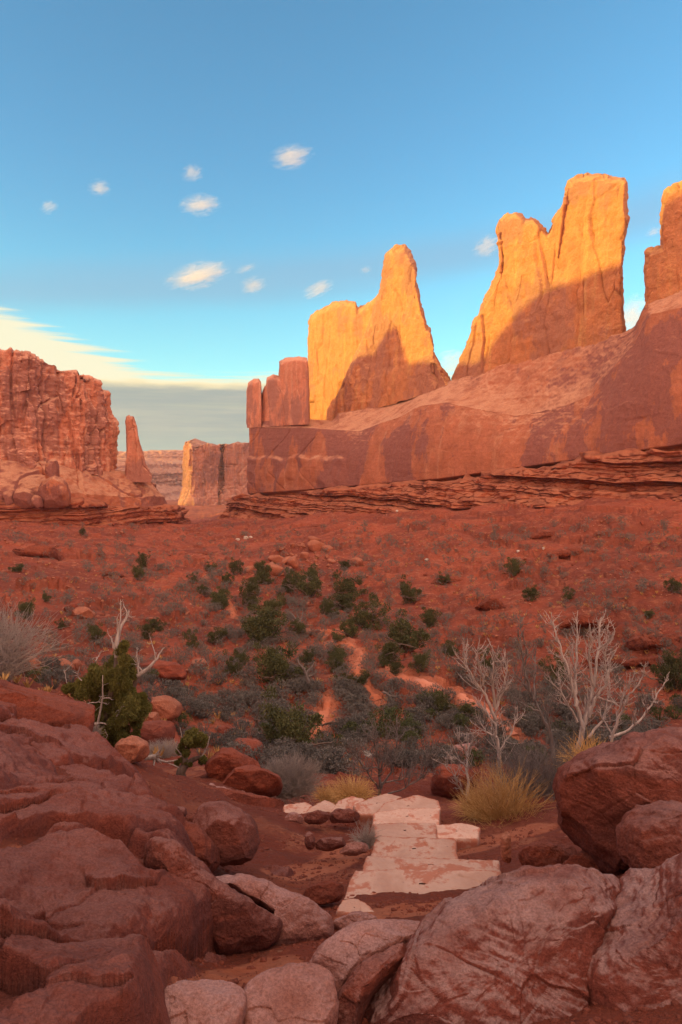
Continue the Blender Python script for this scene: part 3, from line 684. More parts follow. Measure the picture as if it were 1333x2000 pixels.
def d_rock(p, s, size, amp=1.0, tilt=(0.25, 0.1, 1.0)):
    q = p + 0.22 * size * np.stack([pn(p / (0.6 * size), s + 1), pn(p / (0.6 * size), s + 2), pn(p / (0.6 * size), s + 3)], 1)
    f1, f2, v = worley(q / (0.55 * size), s)
    d = size * ((v - 0.5) * 0.07 - 0.016 * sst(f2 - f1, 0.035, 0.0) * sst(pn(p / (0.7 * size), s + 21), 0.0, 0.2))
    d += size * 0.13 * fbm(p / (0.7 * size), 3, s + 5)
    tl = np.array(tilt) / np.linalg.norm(tilt); h = p @ tl + 0.25 * size * pn(p / (0.8 * size), s + 9)
    k = h / (0.05 * size) + 1.2 * pn(p / (0.35 * size), s + 22); fr = k - np.floor(k)
    lay = sst(fr, 0.0, 0.75) * (1 - sst(fr, 0.8, 1.0))
    d += size * 0.007 * (lay - 0.5) * sst(pn(p / (0.4 * size), s + 12), 0.0, 0.3)
    d += size * 0.05 * fbm(p / (0.28 * size), 3, s + 30)
    f3, f4, v2 = worley(q / (0.16 * size), s + 7)
    d += size * 0.014 * (v2 - 0.5) * 1.2
    d += 0.03 * min(size, 1.2) * fbm(p / (0.10 * min(size, 1.5)), 4, s + 14) * 0.8
    return d * amp

def boulder(name, outline, Y, n, D, mat, label, cat='boulder', group=None, s=0, amp=1.0, res=1.0, e1=0.55, e2=0.75, tilt=(0.25, 0.1, 1.0), facet=1.0, grow=1.07):
    """A rock whose outline, seen from the eye, is given in photograph pixels at depth Y; D is its half thickness along n."""
    o = np.array(outline, float); c = ray((o[:, 0].min() + o[:, 0].max()) / 2, (o[:, 1].min() + o[:, 1].max()) / 2, Y)
    n = np.array(n, float); n /= np.linalg.norm(n)
    per = np.hypot(*np.diff(o, axis=0).T).sum()
    nth = int(np.clip(per * 0.42 * res, 60, 620)); nph = int(np.clip(nth * 0.55, 36, 260))
    O = unproject(closed(outline, nth), c, n); cen = O.mean(0); O = cen + (O - cen) * grow
    ph = np.linspace(-0.5 * math.pi, 0.5 * math.pi, 4000); sc = np.maximum(np.cos(ph), 0) ** e1
    hh = np.sign(np.sin(ph)) * np.abs(np.sin(ph)) ** e2 * D; R0 = np.linalg.norm(O - cen, axis=1).mean()
    al = np.concatenate([[0], np.cumsum(np.hypot(np.diff(sc * R0), np.diff(hh)))]); tt = np.linspace(0, al[-1], nph)
    sc = np.interp(tt, al, sc); hh = np.interp(tt, al, hh); sc[0] = sc[-1] = 1e-3
    P = cen + (O - cen)[:, None, :] * sc[None, :, None] + n * hh[None, :, None]
    ax = np.linalg.norm(O - cen, axis=1); size = float(ax.mean()) * 1.25
    rg = np.random.RandomState(s)                                # break flat faces off the rounded body
    Q = (P - cen).reshape(-1, 3)
    tu = (O[nth // 4] - cen); tu /= np.linalg.norm(tu); tv = np.cross(n, tu)
    for _ in range(int(15 * facet)):
        g = rg.normal(size=3); a_ = rg.uniform(0.25, 1.0)
        w_ = n * a_ + (tu * g[0] + tv * g[1]) * math.sqrt(1 - a_ * a_) / (math.hypot(g[0], g[1]) + 1e-6)
        h_ = Q @ w_; lim = h_.max() * rg.uniform(0.78, 0.96)
        Q = Q - np.maximum(h_ - lim, 0)[:, None] * w_ * 0.93
    P = Q.reshape(P.shape) + cen
    nn = grid_normals(P, wrap_u=True)
    if np.sum(nn * (P - cen)) < 0: nn = -nn; fl = True
    else: fl = False
    d = d_rock(P.reshape(-1, 3), s, size, amp, tilt).reshape(P.shape[:2])
    d[:, 0] = d[:, 0].mean(); d[:, -1] = d[:, -1].mean()
    pole = sst(sc, 0.22, 0.04)[None, :, None]; side = np.sign(np.sum(nn * n, -1, keepdims=True).mean(0, keepdims=True))
    nn = nn * (1 - pole) + n * side * pole
    P = P + nn * (d * 1.0)[..., None]
    Fq = grid_faces(P.shape[0], P.shape[1], wrap_u=True)
    if fl: Fq = Fq[:, ::-1]
    ob = put_world(name, P.reshape(-1, 3), Fq, mat)
    return tag(ob, label, cat, group)

def slab(name, outline, z, thick, mat, label, cat='stone step', group=None, s=0, slope=(0, 0), rough=0.007):
    """A flat stone: its top lies at height z (with a slight slope), its outline is given in photograph pixels."""
    n = np.array([-slope[0], -slope[1], 1.0]); o = np.array(outline, float)
    c0 = o.mean(0); d0 = ray(c0[0], c0[1], 1.0); c = d0 * (z / d0[2])
    per = np.hypot(*np.diff(o, axis=0).T).sum(); nth = int(np.clip(per * 0.7, 80, 420))
    O = unproject(closed(outline, nth, 0), c, n); cen = O.mean(0); O = cen + (O - cen) * 0.985
    rad = (O - cen); L = np.linalg.norm(rad, axis=1)[:, None]; r1 = rad / L
    O = O + r1 * (0.014 * fbm(O / 0.10, 4, s) + 0.02 * fbm(O / 0.4, 2, s + 4))[:, None]
    rings = []
    for k in np.linspace(0.02, 1, 46) ** 0.8: rings.append(cen + (O - cen) * k)
    for ins, dz in ((0.006, -0.008), (0.011, -0.022), (0.012, -0.05), (0.0, -0.09), (0.01, -thick * 0.7), (-0.02, -thick)):
        rings.append(O + r1 * ins + np.array([0, 0, dz]))
    P = np.stack(rings, 1)
    q = P.reshape(-1, 3)
    f1, f2, v = worley(q / 0.33 + 0.3 * np.stack([pn(q / .2, s), pn(q / .2, s + 1), pn(q / .2, s + 2)], 1), s)
    dz = (rough * 2.2 * fbm(q / 0.35, 4, s + 8) + rough * 1.2 * (v - 0.5) + rough * 0.8 * fbm(q / 0.05, 3, s + 11)).reshape(P.shape[:2])
    P[:, :, 2] += dz
    Fq = grid_faces(P.shape[0], P.shape[1], wrap_u=True)
    nn = grid_normals(P, wrap_u=True)
    if nn[:, :30, 2].mean() < 0: Fq = Fq[:, ::-1]
    ob = put_world(name, P.reshape(-1, 3), Fq, mat)
    kk = np.concatenate([np.linspace(0.02, 1, 46) ** 0.8, np.ones(6)]); at = ob.data.attributes.new('rim', 'FLOAT', 'POINT'); at.data.foreach_set('value', np.tile(kk, nth).astype(np.float32))
    return tag(ob, label, cat, group)

GS = 'pale stone steps of the trail'
for k, (o, z, lab) in enumerate((
    ([(672, 1757), (682, 1722), (694, 1701), (800, 1698), (979, 1700), (980, 1718), (930, 1756), (860, 1753), (790, 1759), (730, 1752)], -3.27, 'nearest wide pale step with sand along its front edge'),
    ([(706, 1702), (717, 1672), (800, 1676), (974, 1679), (978, 1704), (840, 1700)], -3.42, 'wide pale step second from the near end of the stair'),
    ([(722, 1676), (736, 1633), (800, 1636), (891, 1638), (893, 1677), (800, 1678)], -3.60, 'square pale step third from the near end, red sand on its right'),
    ([(732, 1636), (729, 1608), (790, 1606), (851, 1609), (853, 1638), (790, 1637)], -3.77, 'smaller pale step in the middle of the stair'),
    ([(851, 1638), (850, 1612), (900, 1608), (938, 1616), (932, 1638)], -3.80, 'short cracked pale slab on the right of the middle step'),
    ([(728, 1611), (729, 1588), (790, 1578), (861, 1577), (856, 1611), (790, 1609)], -3.93, 'pale step with a dark curved crack where the stair begins to turn'),
    ([(730, 1591), (752, 1568), (785, 1558), (818, 1552), (857, 1562), (862, 1580), (800, 1584)], -4.10, 'wedge of pale stone with red dirt at the far end of the stair'),
    ([(700, 1590), (690, 1572), (718, 1560), (756, 1549), (786, 1557), (752, 1572), (732, 1591)], -4.19, 'pale triangular step at the bend of the stair'),
    ([(645, 1584), (662, 1565), (688, 1554), (714, 1560), (694, 1574), (700, 1590)], -4.27, 'pale pointed step just left of the stair bend'),
    ([(590, 1597), (606, 1577), (634, 1562), (650, 1568), (664, 1580), (640, 1590)], -4.35, 'pale triangular step second from the left end of the stair'),
    ([(553, 1600), (556, 1572), (598, 1567), (610, 1574), (592, 1596)], -4.42, 'leftmost pale slab of the stair beside the earth bank'),
    ([(656, 1782), (668, 1758), (690, 1756), (714, 1762), (732, 1780), (690, 1786)], -3.10, 'small pale corner slab half buried in front of the nearest step'))):
    slab('stone_step', o, z - 0.03 + 0.035 * ((k * 5) % 3 - 1) - (0.10 if k == 4 else 0), 0.28, M['step'], lab, group=GS, s=200 + 7 * k, slope=(0.05 * ((k * 7) % 3 - 1), -0.05 - 0.03 * (k % 2)))

up = (0, -0.62, 0.78); fr_ = (0, -0.95, 0.32)
RK = [
 # name, outline, depth, normal, half thickness, material, label, seed, amp
 ('boulder', [(690, 2104), (700, 1989), (735, 1929), (790, 1874), (822, 1830), (850, 1799), (900, 1772), (960, 1746), (1050, 1730), (1150, 1724), (1215, 1724), (1200, 1794), (1160, 1864), (1148, 1924), (1150, 2024), (1160, 2144), (1000, 2204), (800, 2184)], 3.05, up, 0.42, 'rock_top', 'huge rounded foreground boulder with a pale weathered top, right of the steps', 301, 0.65),
 ('boulder', [(1120, 2142), (1120, 1992), (1120, 1912), (1136, 1852), (1160, 1802), (1210, 1734), (1236, 1706), (1333, 1680), (1450, 1662), (1600, 1772), (1640, 1962), (1600, 2162), (1350, 2212)], 2.95, (-.2, -.7, .7), 0.42, 'rock_top', 'dark red boulder in the bottom right corner split from the huge one by a crack', 302, 0.7),
 ('boulder', [(1095, 1530), (1104, 1502), (1150, 1478), (1220, 1450), (1300, 1430), (1350, 1427), (1480, 1450), (1530, 1560), (1480, 1660), (1330, 1692), (1230, 1692), (1182, 1682), (1150, 1650), (1106, 1616), (1097, 1580)], 4.7, (-.15, -.9, .4), 0.55, 'rock', 'big angular red boulder perched on the right bank', 303, 0.75),
 ('boulder', [(1222, 1640), (1234, 1610), (1276, 1584), (1330, 1578), (1400, 1590), (1430, 1650), (1380, 1712), (1290, 1716), (1226, 1695)], 3.85, fr_, 0.26, 'rock', 'small lumpy boulder wedged below the perched boulder at the right edge', 304, 0.9),
 ('boulder', [(1016, 1668), (1030, 1650), (1065, 1645), (1105, 1650), (1130, 1676), (1108, 1706), (1036, 1708)], 5.2, up, 0.14, 'rock_red', 'low red rock half sunk in the soil right of the nearest step', 305, 0.9),
 ('boulder', [(1082, 1712), (1108, 1682), (1150, 1660), (1186, 1690), (1186, 1716)], 4.7, up, 0.14, 'rock_red', 'smooth red rock lying below the perched boulder', 306, 0.7),
 ('upright_stone', [(981, 1684), (979, 1650), (981, 1632), (992, 1624), (997, 1640), (999, 1684)], 5.7, fr_, 0.05, 'stone_mid', 'thin upright stone set on edge right of the steps', 307, 0.6),
 ('boulder', [(-220, 1335), (-60, 1328), (0, 1338), (80, 1356), (150, 1367), (174, 1386), (166, 1432), (142, 1468), (100, 1456), (0, 1450), (-200, 1460)], 8.4, (.35, -.75, .5), 0.55, 'rock_red', 'flat-topped red block with a bright smooth face at the left edge', 310, 0.55),
 ('boulder', [(-120, 1590), (-20, 1574), (22, 1592), (48, 1626), (40, 1650), (14, 1680), (-120, 1710)], 4.35, (.2, -.85, .4), 0.2, 'rock', 'dark rounded boulder cut by the left edge', 313, 0.8),
 ('boulder', [(286, 1690), (290, 1636), (330, 1644), (372, 1690), (420, 1730), (474, 1764), (526, 1792), (546, 1806), (534, 1836), (490, 1878), (446, 1894), (402, 1836), (352, 1796), (304, 1764)], 4.15, (.35, -.7, .6), 0.22, 'rock', 'long dark purple-red ridge of rock running down to the sand', 320, 0.6),
 ('boulder', [(396, 1706), (470, 1712), (560, 1742), (622, 1768), (652, 1802), (658, 1838), (622, 1856), (566, 1896), (500, 1890), (524, 1832), (546, 1802), (480, 1758)], 4.3, (.1, -.7, .7), 0.2, 'rock_pink', 'smooth pinkish whaleback rock left of the sand below the steps', 321, 0.55),
 ('boulder', [(380, 1612), (384, 1588), (402, 1576), (432, 1571), (470, 1588), (498, 1616), (505, 1646), (492, 1672), (466, 1692), (440, 1686), (424, 1658), (398, 1636)], 5.5, (.1, -.95, .25), 0.28, 'rock', 'rounded dark boulder standing free on the left bank', 322, 0.6),
 ('boulder', [(318, 1668), (330, 1628), (360, 1606), (392, 1614), (424, 1658), (434, 1700), (384, 1700)], 5.2, (.2, -.85, .45), 0.2, 'rock_red', 'red rock propping up the rounded dark boulder', 323, 0.8),
 ('boulder', [(334, 1588), (344, 1576), (362, 1577), (364, 1592), (350, 1600), (338, 1598)], 5.9, fr_, 0.06, 'rock', 'fist-sized dark stone lying uphill of the rounded boulder', 324, 0.7),
 ('boulder', [(360, 1622), (362, 1594), (386, 1590), (402, 1606), (396, 1630)], 5.7, fr_, 0.09, 'rock_red', 'small red stone leaning on the rounded boulder', 325, 0.8),
 ('boulder', [(462, 1964), (498, 1922), (556, 1894), (616, 1888), (646, 1910), (652, 1960), (646, 2060), (500, 2060), (474, 1990)], 2.72, (0, -.42, .9), 0.075, 'rock_pink', 'smooth pale lavender slab at the bottom centre of the trail', 326, 0.45),
 ('boulder', [(608, 1892), (634, 1852), (676, 1822), (740, 1808), (822, 1810), (806, 1846), (744, 1886), (700, 1906), (664, 1950), (648, 1966), (640, 1908)], 3.15, (0, -.45, .9), 0.09, 'rock_pink', 'flat pale pink rock at the top of the trail below the sand', 327, 0.4),
 ('boulder', [(300, 2080), (318, 1940), (360, 1926), (420, 1922), (470, 1938), (474, 1962), (440, 2070)], 2.62, (0, -.4, .92), 0.06, 'rock_pink', 'low pinkish rock left of the lavender slab', 328, 0.5),
 ('boulder', [(648, 1980), (686, 1908), (742, 1872), (788, 1846), (800, 1862), (748, 1910), (706, 1966), (690, 2080), (650, 2080)], 2.85, (-.1, -.6, .8), 0.12, 'rock', 'narrow grey-red rock tucked against the huge foreground boulder', 329, 0.7),
 ('boulder', [(404, 1502), (414, 1480), (456, 1473), (500, 1484), (508, 1510), (462, 1532), (414, 1526)], 17.0, up, 0.6, 'rock_red', 'rounded red hump of bedrock behind the small juniper', 330, 0.8),
 ('boulder', [(432, 1534), (458, 1508), (500, 1503), (532, 1514), (552, 1532), (520, 1550), (452, 1552)], 14.2, up, 0.5, 'rock_red', 'low red hump of rock left of the grey bush', 331, 0.8),
 ('boulder', [(340, 1572), (372, 1552), (440, 1550), (500, 1556), (551, 1561), (554, 1602), (500, 1612), (430, 1604), (370, 1600)], 9.2, (0, -.75, .66), 0.4, 'rock_red', 'red earth bank with a sharp upright edge left of the stair end', 332, 0.4),
 ('boulder', [(638, 1590), (660, 1581), (700, 1584), (704, 1598), (680, 1606), (646, 1604)], 7.9, up, 0.07, 'rock', 'flat purplish stone lying left of the middle steps', 333, 0.8),
 ('boulder', [(594, 1600), (606, 1588), (634, 1584), (646, 1594), (634, 1606), (606, 1608)], 7.8, up, 0.07, 'rock', 'flat dark stone next to the purplish stone near the stair bend', 334, 0.8),
 ('boulder', [(555, 1606), (560, 1592), (576, 1587), (592, 1596), (590, 1608)], 8.0, up, 0.07, 'rock_pink', 'small grey wedge of stone at the left end of the stair', 335, 0.7),
 ('boulder', [(597, 1652), (596, 1632), (604, 1624), (613, 1630), (616, 1654), (604, 1660)], 6.5, fr_, 0.06, 'rock', 'small dark upright block left of the steps', 336, 0.8),
 ('boulder', [(616, 1656), (622, 1640), (668, 1636), (680, 1648), (650, 1660)], 6.5, up, 0.06, 'rock', 'low dark slab lying beside the upright block', 337, 0.8),
 ('boulder', [(660, 1664), (684, 1648), (716, 1644), (722, 1660), (690, 1670)], 6.2, up, 0.05, 'rock_pink', 'pale flat stone close to the left edge of the steps', 338, 0.7),
 ('boulder', [(592, 1756), (606, 1730), (650, 1720), (672, 1732), (668, 1752), (630, 1768)], 5.0, up, 0.06, 'rock_red', 'wavy red flagstone left of the nearest step', 339, 0.8),
 ('boulder', [(648, 1800), (668, 1784), (712, 1784), (744, 1796), (740, 1814), (690, 1824), (656, 1822)], 4.35, up, 0.07, 'rock_pink', 'broken pink stone at the near edge of the sand', 340, 0.9),
 ('boulder', [(850, 1510), (900, 1506), (930, 1530), (922, 1556), (870, 1560), (844, 1540)], 11.5, up, 0.5, 'rock_red', 'red rock slope behind the far end of the stair', 341, 0.7),
 ('boulder', [(860, 1480), (890, 1462), (940, 1458), (950, 1478), (900, 1492)], 22.0, up, 0.4, 'rock_pink', 'pale flat outcrop behind the small dead shrub', 342, 0.8),
 ('boulder', [(452, 1478), (454, 1448), (470, 1442), (505, 1446), (514, 1462), (508, 1484), (480, 1492)], 23.0, fr_, 0.55, 'rock_red', 'orange-red block standing beyond the small juniper', 343, 0.8),
 ('boulder', [(288, 1404), (292, 1364), (330, 1360), (352, 1376), (350, 1396), (330, 1408)], 20.5, fr_, 0.55, 'stone_mid', 'flat red rock topping the pile beside the big juniper', 344, 0.7),
 ('boulder', [(280, 1412), (284, 1394), (306, 1390), (312, 1408), (300, 1418)], 19.8, fr_, 0.3, 'stone_mid', 'rounded red stone in the rock pile right of the big juniper', 345, 0.7),
 ('boulder', [(308, 1410), (312, 1386), (330, 1382), (340, 1394), (336, 1410)], 19.8, fr_, 0.3, 'stone_mid', 'round red cobble below the flat top rock of the pile', 346, 0.7),
 ('boulder', [(274, 1446), (280, 1412), (312, 1408), (338, 1412), (338, 1448), (300, 1456)], 20.0, fr_, 0.5, 'rock_red', 'shaded square rock in the middle of the pile by the big juniper', 347, 0.8),
 ('boulder', [(218, 1480), (236, 1446), (262, 1436), (288, 1452), (290, 1476), (262, 1490)], 18.5, fr_, 0.4, 'stone_mid', 'lowest red rock of the pile just behind the juniper trunk', 348, 0.8),
 ('boulder', [(276, 1318), (284, 1298), (310, 1290), (345, 1296), (366, 1312), (360, 1326), (320, 1330), (290, 1328)], 34.0, fr_, 0.8, 'rock_red', 'overhanging red ledge above the rock pile', 349, 0.9),
 ('boulder', [(143, 1206), (146, 1192), (156, 1185), (172, 1187), (184, 1197), (183, 1208), (165, 1212)], 60.0, fr_, 1.0, 'stone_mid', 'big tan boulder on the left slope', 350, 0.8),
 ('boulder', [(127, 1196), (130, 1184), (142, 1178), (152, 1182), (150, 1196), (138, 1200)], 62.0, fr_, 0.8, 'rock_red', 'red boulder touching the big tan boulder on the left slope', 351, 0.8),
 ('boulder', [(110, 1312), (112, 1294), (122, 1286), (136, 1292), (144, 1304), (138, 1316), (122, 1320)], 29.0, fr_, 0.4, 'stone_mid', 'squat tan boulder with a split stone at its side, left slope', 352, 0.8),
 ('boulder', [(138, 1306), (140, 1292), (150, 1285), (158, 1294), (156, 1308), (146, 1312)], 29.0, fr_, 0.3, 'stone_mid', 'tilted stone leaning against the squat tan boulder', 353, 0.8),
 ('boulder', [(50, 1318), (52, 1296), (58, 1282), (70, 1284), (76, 1298), (68, 1316)], 28.0, fr_, 0.35, 'stone_mid', 'upright tan stone right of the bare twiggy bush', 354, 0.8),
 ('boulder', [(374, 1296), (380, 1288), (396, 1286), (406, 1294), (400, 1306), (382, 1308)], 40.0, fr_, 0.4, 'stone_mid', 'lone round boulder on the slope left of the valley floor', 355, 0.7),
 ('boulder', [(424, 1432), (428, 1420), (444, 1416), (456, 1424), (452, 1436), (436, 1440)], 30.0, fr_, 0.35, 'rock_red', 'dark red boulder uphill of the orange block', 356, 0.8),
]
FAC = {301: 0.3, 302: 0.4, 303: 0.8, 326: 0.2, 327: 0.2, 328: 0.25, 321: 0.25, 320: 0.4, 315: 0.4, 322: 0.5, 314: 0.5, 329: 0.5}
for nm, o, Y, n, D, mt, lab, sd, am in RK:
    if Y > 9.5:                                                  # the rocks farther off rest where the ground is
        oa = np.array(o, float); q = hit((oa[:, 0].min() + oa[:, 0].max()) / 2, oa[:, 1].max() - 4, 8.0)
        if q is not None: D *= q[1] / Y; Y = q[1]
    boulder(nm, o, Y, n, D, M[mt], lab, 'rock' if nm == 'boulder' and D < 0.15 else ('boulder' if nm == 'boulder' else 'stone'), s=sd, amp=am, facet=FAC.get(sd, 0.8), grow=1.1 if sd in (326, 327, 328) else (1.0 if sd in (301, 302, 320, 321) else 1.06))
for k, (o, z, lab) in enumerate((
    ([(418, 1478), (424, 1468), (454, 1467), (456, 1478)], -10.6, 'pale flat slab in front of the orange block'),
    ([(606, 1474), (610, 1464), (622, 1463), (624, 1475)], -12.4, 'small white stone slab under the crooked juniper'),
    ([(405, 1540), (412, 1532), (450, 1536), (480, 1548), (470, 1556), (430, 1552)], -6.3, 'cracked pink flagstone by the small juniper'),
    ([(486, 1552), (510, 1546), (540, 1552), (530, 1560), (500, 1560)], -6.0, 'pink flagstone edging the slope left of the stair'),
    ([(868, 1474), (900, 1468), (916, 1478), (880, 1486)], -10.0, 'white flat stone behind the small bare shrub'),
    ([(700, 1470), (716, 1464), (730, 1472), (712, 1480)], -12.6, 'white flat stone behind the bare shrub at the stair end'))):
    q = hit(np.mean([a for a, b in o]), np.mean([b for a, b in o]), 9.0); z = q[2] + 0.06 if q is not None else z
    slab('flat_stone', o, z, 0.35, M['rock_pink'] if 'pink' in lab else M['white_stone'], lab, 'stone', s=260 + 5 * k, rough=0.03)

# broken bedrock of the left bank: one continuous mass of tilted, cracked beds
def build_bedrock():
    pxs = np.linspace(-620, 700, 760); Ys = np.exp(np.linspace(math.log(1.5), math.log(9.2), 680))
    A, B = np.meshgrid(pxs, Ys, indexing='ij'); x = ((A - CX) / F * B).ravel(); y = B.ravel(); px = A.ravel()
    p = np.stack([x, y, 0 * x], 1)
    w_ = p + 0.22 * np.stack([pn(p / .7, 121), pn(p / .7, 122), 0 * x], 1) + 0.06 * np.stack([pn(p / .18, 123), pn(p / .18, 124), 0 * x], 1)
    ang = 0.55; ca, sa = math.cos(ang), math.sin(ang)
    def cells(sx, sy, sd):
        q = np.stack([(w_[:, 0] * ca - w_[:, 1] * sa) / sx, (w_[:, 0] * sa + w_[:, 1] * ca) / sy, np.full(len(w_), .5)], 1)
        i = np.floor(q).astype(np.int64); f1 = np.full(len(q), 9.); f2 = f1.copy(); c1 = np.zeros((len(q), 2)); v = np.zeros((len(q), 3))
        for a in (-1, 0, 1):
            for b in (-1, 0, 1):
                ci = i + (a, b, 0); h = _hash(ci[:, 0], ci[:, 1], ci[:, 2] * 0, sd); c_ = ci[:, :2] + _RV[h][:, :2]
                d = np.hypot(c_[:, 0] - q[:, 0], c_[:, 1] - q[:, 1]); m = d < f1
                f2 = np.where(m, f1, np.minimum(f2, d)); c1 = np.where(m[:, None], c_, c1); v = np.where(m[:, None], _RV[_PM[h]], v); f1 = np.where(m, d, f1)
        cx, cy = c1[:, 0] * sx, c1[:, 1] * sy; X, Yy = cx * ca + cy * sa, -cx * sa + cy * ca
        return f1, f2, X, Yy, v
    f1, f2, X, Yy, v = cells(1.15, 1.9, 5)
    hb = H0(x, y); hc = H0(X, Yy)
    blk = hc + 0.35 * (hb - hc) + (v[:, 0] - .5) * 0.26 + (v[:, 1] - .5) * 0.40 * (x - X) + (v[:, 2] - .5) * 0.40 * (y - Yy)
    edge = sst(f2 - f1, 0.0, 0.34); z = hb * 0.45 + blk * 0.55 - 0.06 * (1 - edge) ** 4 - 0.05 * sst(f2 - f1, .05, 0.0)
    g1, g2, X2, Y2, v2 = cells(0.30, 0.48, 9)
    z = z + ((v2[:, 0] - .5) * 0.09 + (v2[:, 1] - .5) * 0.38 * (x - X2) + (v2[:, 2] - .5) * 0.38 * (y - Y2) - 0.02 * (1 - sst(g2 - g1, 0, .08))) * sst(pn(p / .9, 131), -0.2, 0.2)
    q3 = np.stack([x, y, z], 1); h = z * 1.0 + 0.28 * x + 0.1 * y + 0.06 * pn(q3 / .4, 133); fr = h / 0.055; k = np.floor(fr)
    z = z + 0.014 * (_RV[_PM[k.astype(np.int64) & 255], 0] - .5) * sst(pn(q3 / .6, 134), -.1, .25) + 0.13 * fbm(q3 / .7, 4, 135) + 0.028 * fbm(q3 / .09, 4, 139)
    # where it lies: the left bank, fading under the soil towards the trail and in a few sandy pockets
    lim = np.interp(y, [2.1, 2.7, 3.4, 4.2, 5.2, 6.5, 9.2], [345, 380, 450, 520, 440, 330, 300]) + 60 * pn(p / .7, 141)
    inside = sst(lim - px, -40, 130); pocket = sst(pn(p / 0.8, 143) + .3 * pn(p / .25, 144), 0.16, 0.30)
    back = sst(y, 9.0, 8.0)
    z = z + 0.18 * sst(lim - px, -40, 120) + 0.02 - 0.50 * (1 - inside * back) - 0.22 * pocket
    V = np.stack([x, y, z], 1); Fq = grid_faces(760, 680)
    if np.cross(V[680] - V[0], V[1] - V[0])[2] < 0: Fq = Fq[:, ::-1]
    tag(link('bedrock', np_mesh('bedrock', V, Fq, M['bedrock'])), 'broken red bedrock ledges of the left bank', 'bedrock', kind='structure')
build_bedrock()

# rounded knobs of bare rock leaning on the left apron
for o, Y, D, lab, sd in (([(77, 992), (76, 960), (79, 941), (92, 932), (112, 930), (126, 941), (132, 962), (132, 992)], 236, 5.5, 'big rounded rock knob at the foot of the left apron', 401), ([(92, 940), (92, 915), (96, 899), (104, 894), (111, 900), (113, 922), (114, 940)], 239, 3.0, 'narrow rounded knob standing on top of the big one', 402),
    ([(8, 992), (9, 966), (18, 955), (28, 958), (32, 992)], 231, 3.0, 'small upright rock knob near the left edge below the apron', 403), ([(27, 992), (29, 966), (42, 954), (60, 956), (70, 972), (72, 992)], 232, 4.0, 'wide rounded rock knob left of the big one', 404), ([(64, 992), (66, 972), (72, 966), (80, 974), (82, 992)], 229, 2.5, 'little rounded rock filling the gap left of the big knob', 405)):
    boulder('boulder', o, Y, (0, -1, 0.1), D, M['wall'], lab, 'rock knob', s=sd, amp=0.6, res=1.4, grow=1.02)

# outcropping ledges across the slopes
OUT = [([(836, 1134), (870, 1140), (925, 1150)], 16, 'short layered ledge low on the right slope', 501), ([(925, 1180), (960, 1190), (1003, 1206)], 26, 'stepped red outcrop on the right slope beside the bushy juniper', 502),
 ([(1084, 1222), (1130, 1218), (1175, 1226), (1222, 1248)], 26, 'curved undercut ledge above the tall bare shrub', 503), ([(1215, 1262), (1270, 1262), (1350, 1272)], 30, 'thick rounded ledge at the right edge of the slope', 504),
 ([(1100, 1290), (1170, 1296), (1260, 1300), (1340, 1306)], 22, 'long low ledge at the base of the right slope', 505), ([(1030, 1048), (1065, 1046), (1105, 1050)], 9, 'small dark ledge high on the right slope', 506),
 ([(1150, 1048), (1200, 1044), (1245, 1050)], 10, 'dark overhung ledge below the right rock band', 507), ([(880, 1060), (930, 1056), (990, 1062)], 7, 'thin ledge under the middle of the rock band', 508),
 ([(1050, 1085), (1120, 1080), (1200, 1084)], 8, 'thin broken ledge across the upper right slope', 509), ([(700, 1040), (760, 1034), (820, 1036)], 7, 'faint ledge above the rock slide', 510),
 ([(2, 1090), (50, 1086), (90, 1088), (130, 1096)], 26, 'dark overhanging ledge on the left slope near the frame edge', 511), ([(165, 1130), (200, 1122), (262, 1126)], 12, 'arched ledge across the left slope', 512),
 ([(240, 1168), (262, 1162), (290, 1166)], 9, 'little stepped ledge above the dead snag', 513), ([(60, 1146), (110, 1142), (160, 1148)], 9, 'low ledge in the middle of the left slope', 514),
 ([(330, 1088), (400, 1082), (470, 1090)], 8, 'long thin ledge at the head of the valley floor', 515), ([(190, 1212), (230, 1206), (262, 1212)], 10, 'thin ledge right of the tan boulder pair', 516), ([(560, 1040), (620, 1030), (680, 1034)], 8, 'ledge at the top of the rock slide', 517)]
for p_, h_, l_, s_ in OUT:
    if s_ in (508, 510, 513, 514): continue
    lo = [(a, b + 4) for a, b in p_]; hi = [(a, b - h_ * (0.55 + 0.45 * math.sin(3.0 * a + s_))) for a, b in arc(p_, 7)[::-1][1:-1]]
    q = hit(p_[len(p_) // 2][0], p_[len(p_) // 2][1] - 1, 12.0)
    if q is not None: boulder('rock_ledge', lo + hi, q[1], (0.05, -0.85, 0.5), max(0.5, 0.9 * h_ * q[1] / F), M['outcrop'], l_, 'rock ledge', s=s_, amp=1.1, res=2.0, e1=0.4, tilt=(0.05, 0.1, 1.0), facet=1.3, grow=1.0)

# ------------------------------------------------------------------ plants
def leaf_mat(name, c1, c2, c3, sc=3.0, rough=0.75):
    m = bpy.data.materials.new(name); m.use_nodes = True; t = N(m.node_tree); t.n.clear()
    pos = t.add('ShaderNodeTexCoord').outputs['Object']; rnd = t.add('ShaderNodeObjectInfo').outputs['Random']
    a = t.noise(pos, sc, 4, 0.6); b = t.noise(pos, sc * 9, 3, 0.7)
    col = t.mix(t.step(a, 0.35, 0.65), c1, c2); col = t.mix(t.step(b, 0.5, 0.75), col, c3)
    hs = t.add('ShaderNodeHueSaturation', {'Color': col, 'Value': t.math('ADD', t.math('MULTIPLY', rnd, 0.35), 0.82)})
    p = t.add('ShaderNodeBsdfPrincipled', {'Base Color': hs.outputs[0], 'Roughness': rough, 'Specular IOR Level': 0.2})
    t.add('ShaderNodeOutputMaterial', {'Surface': p.outputs[0]})
    return m
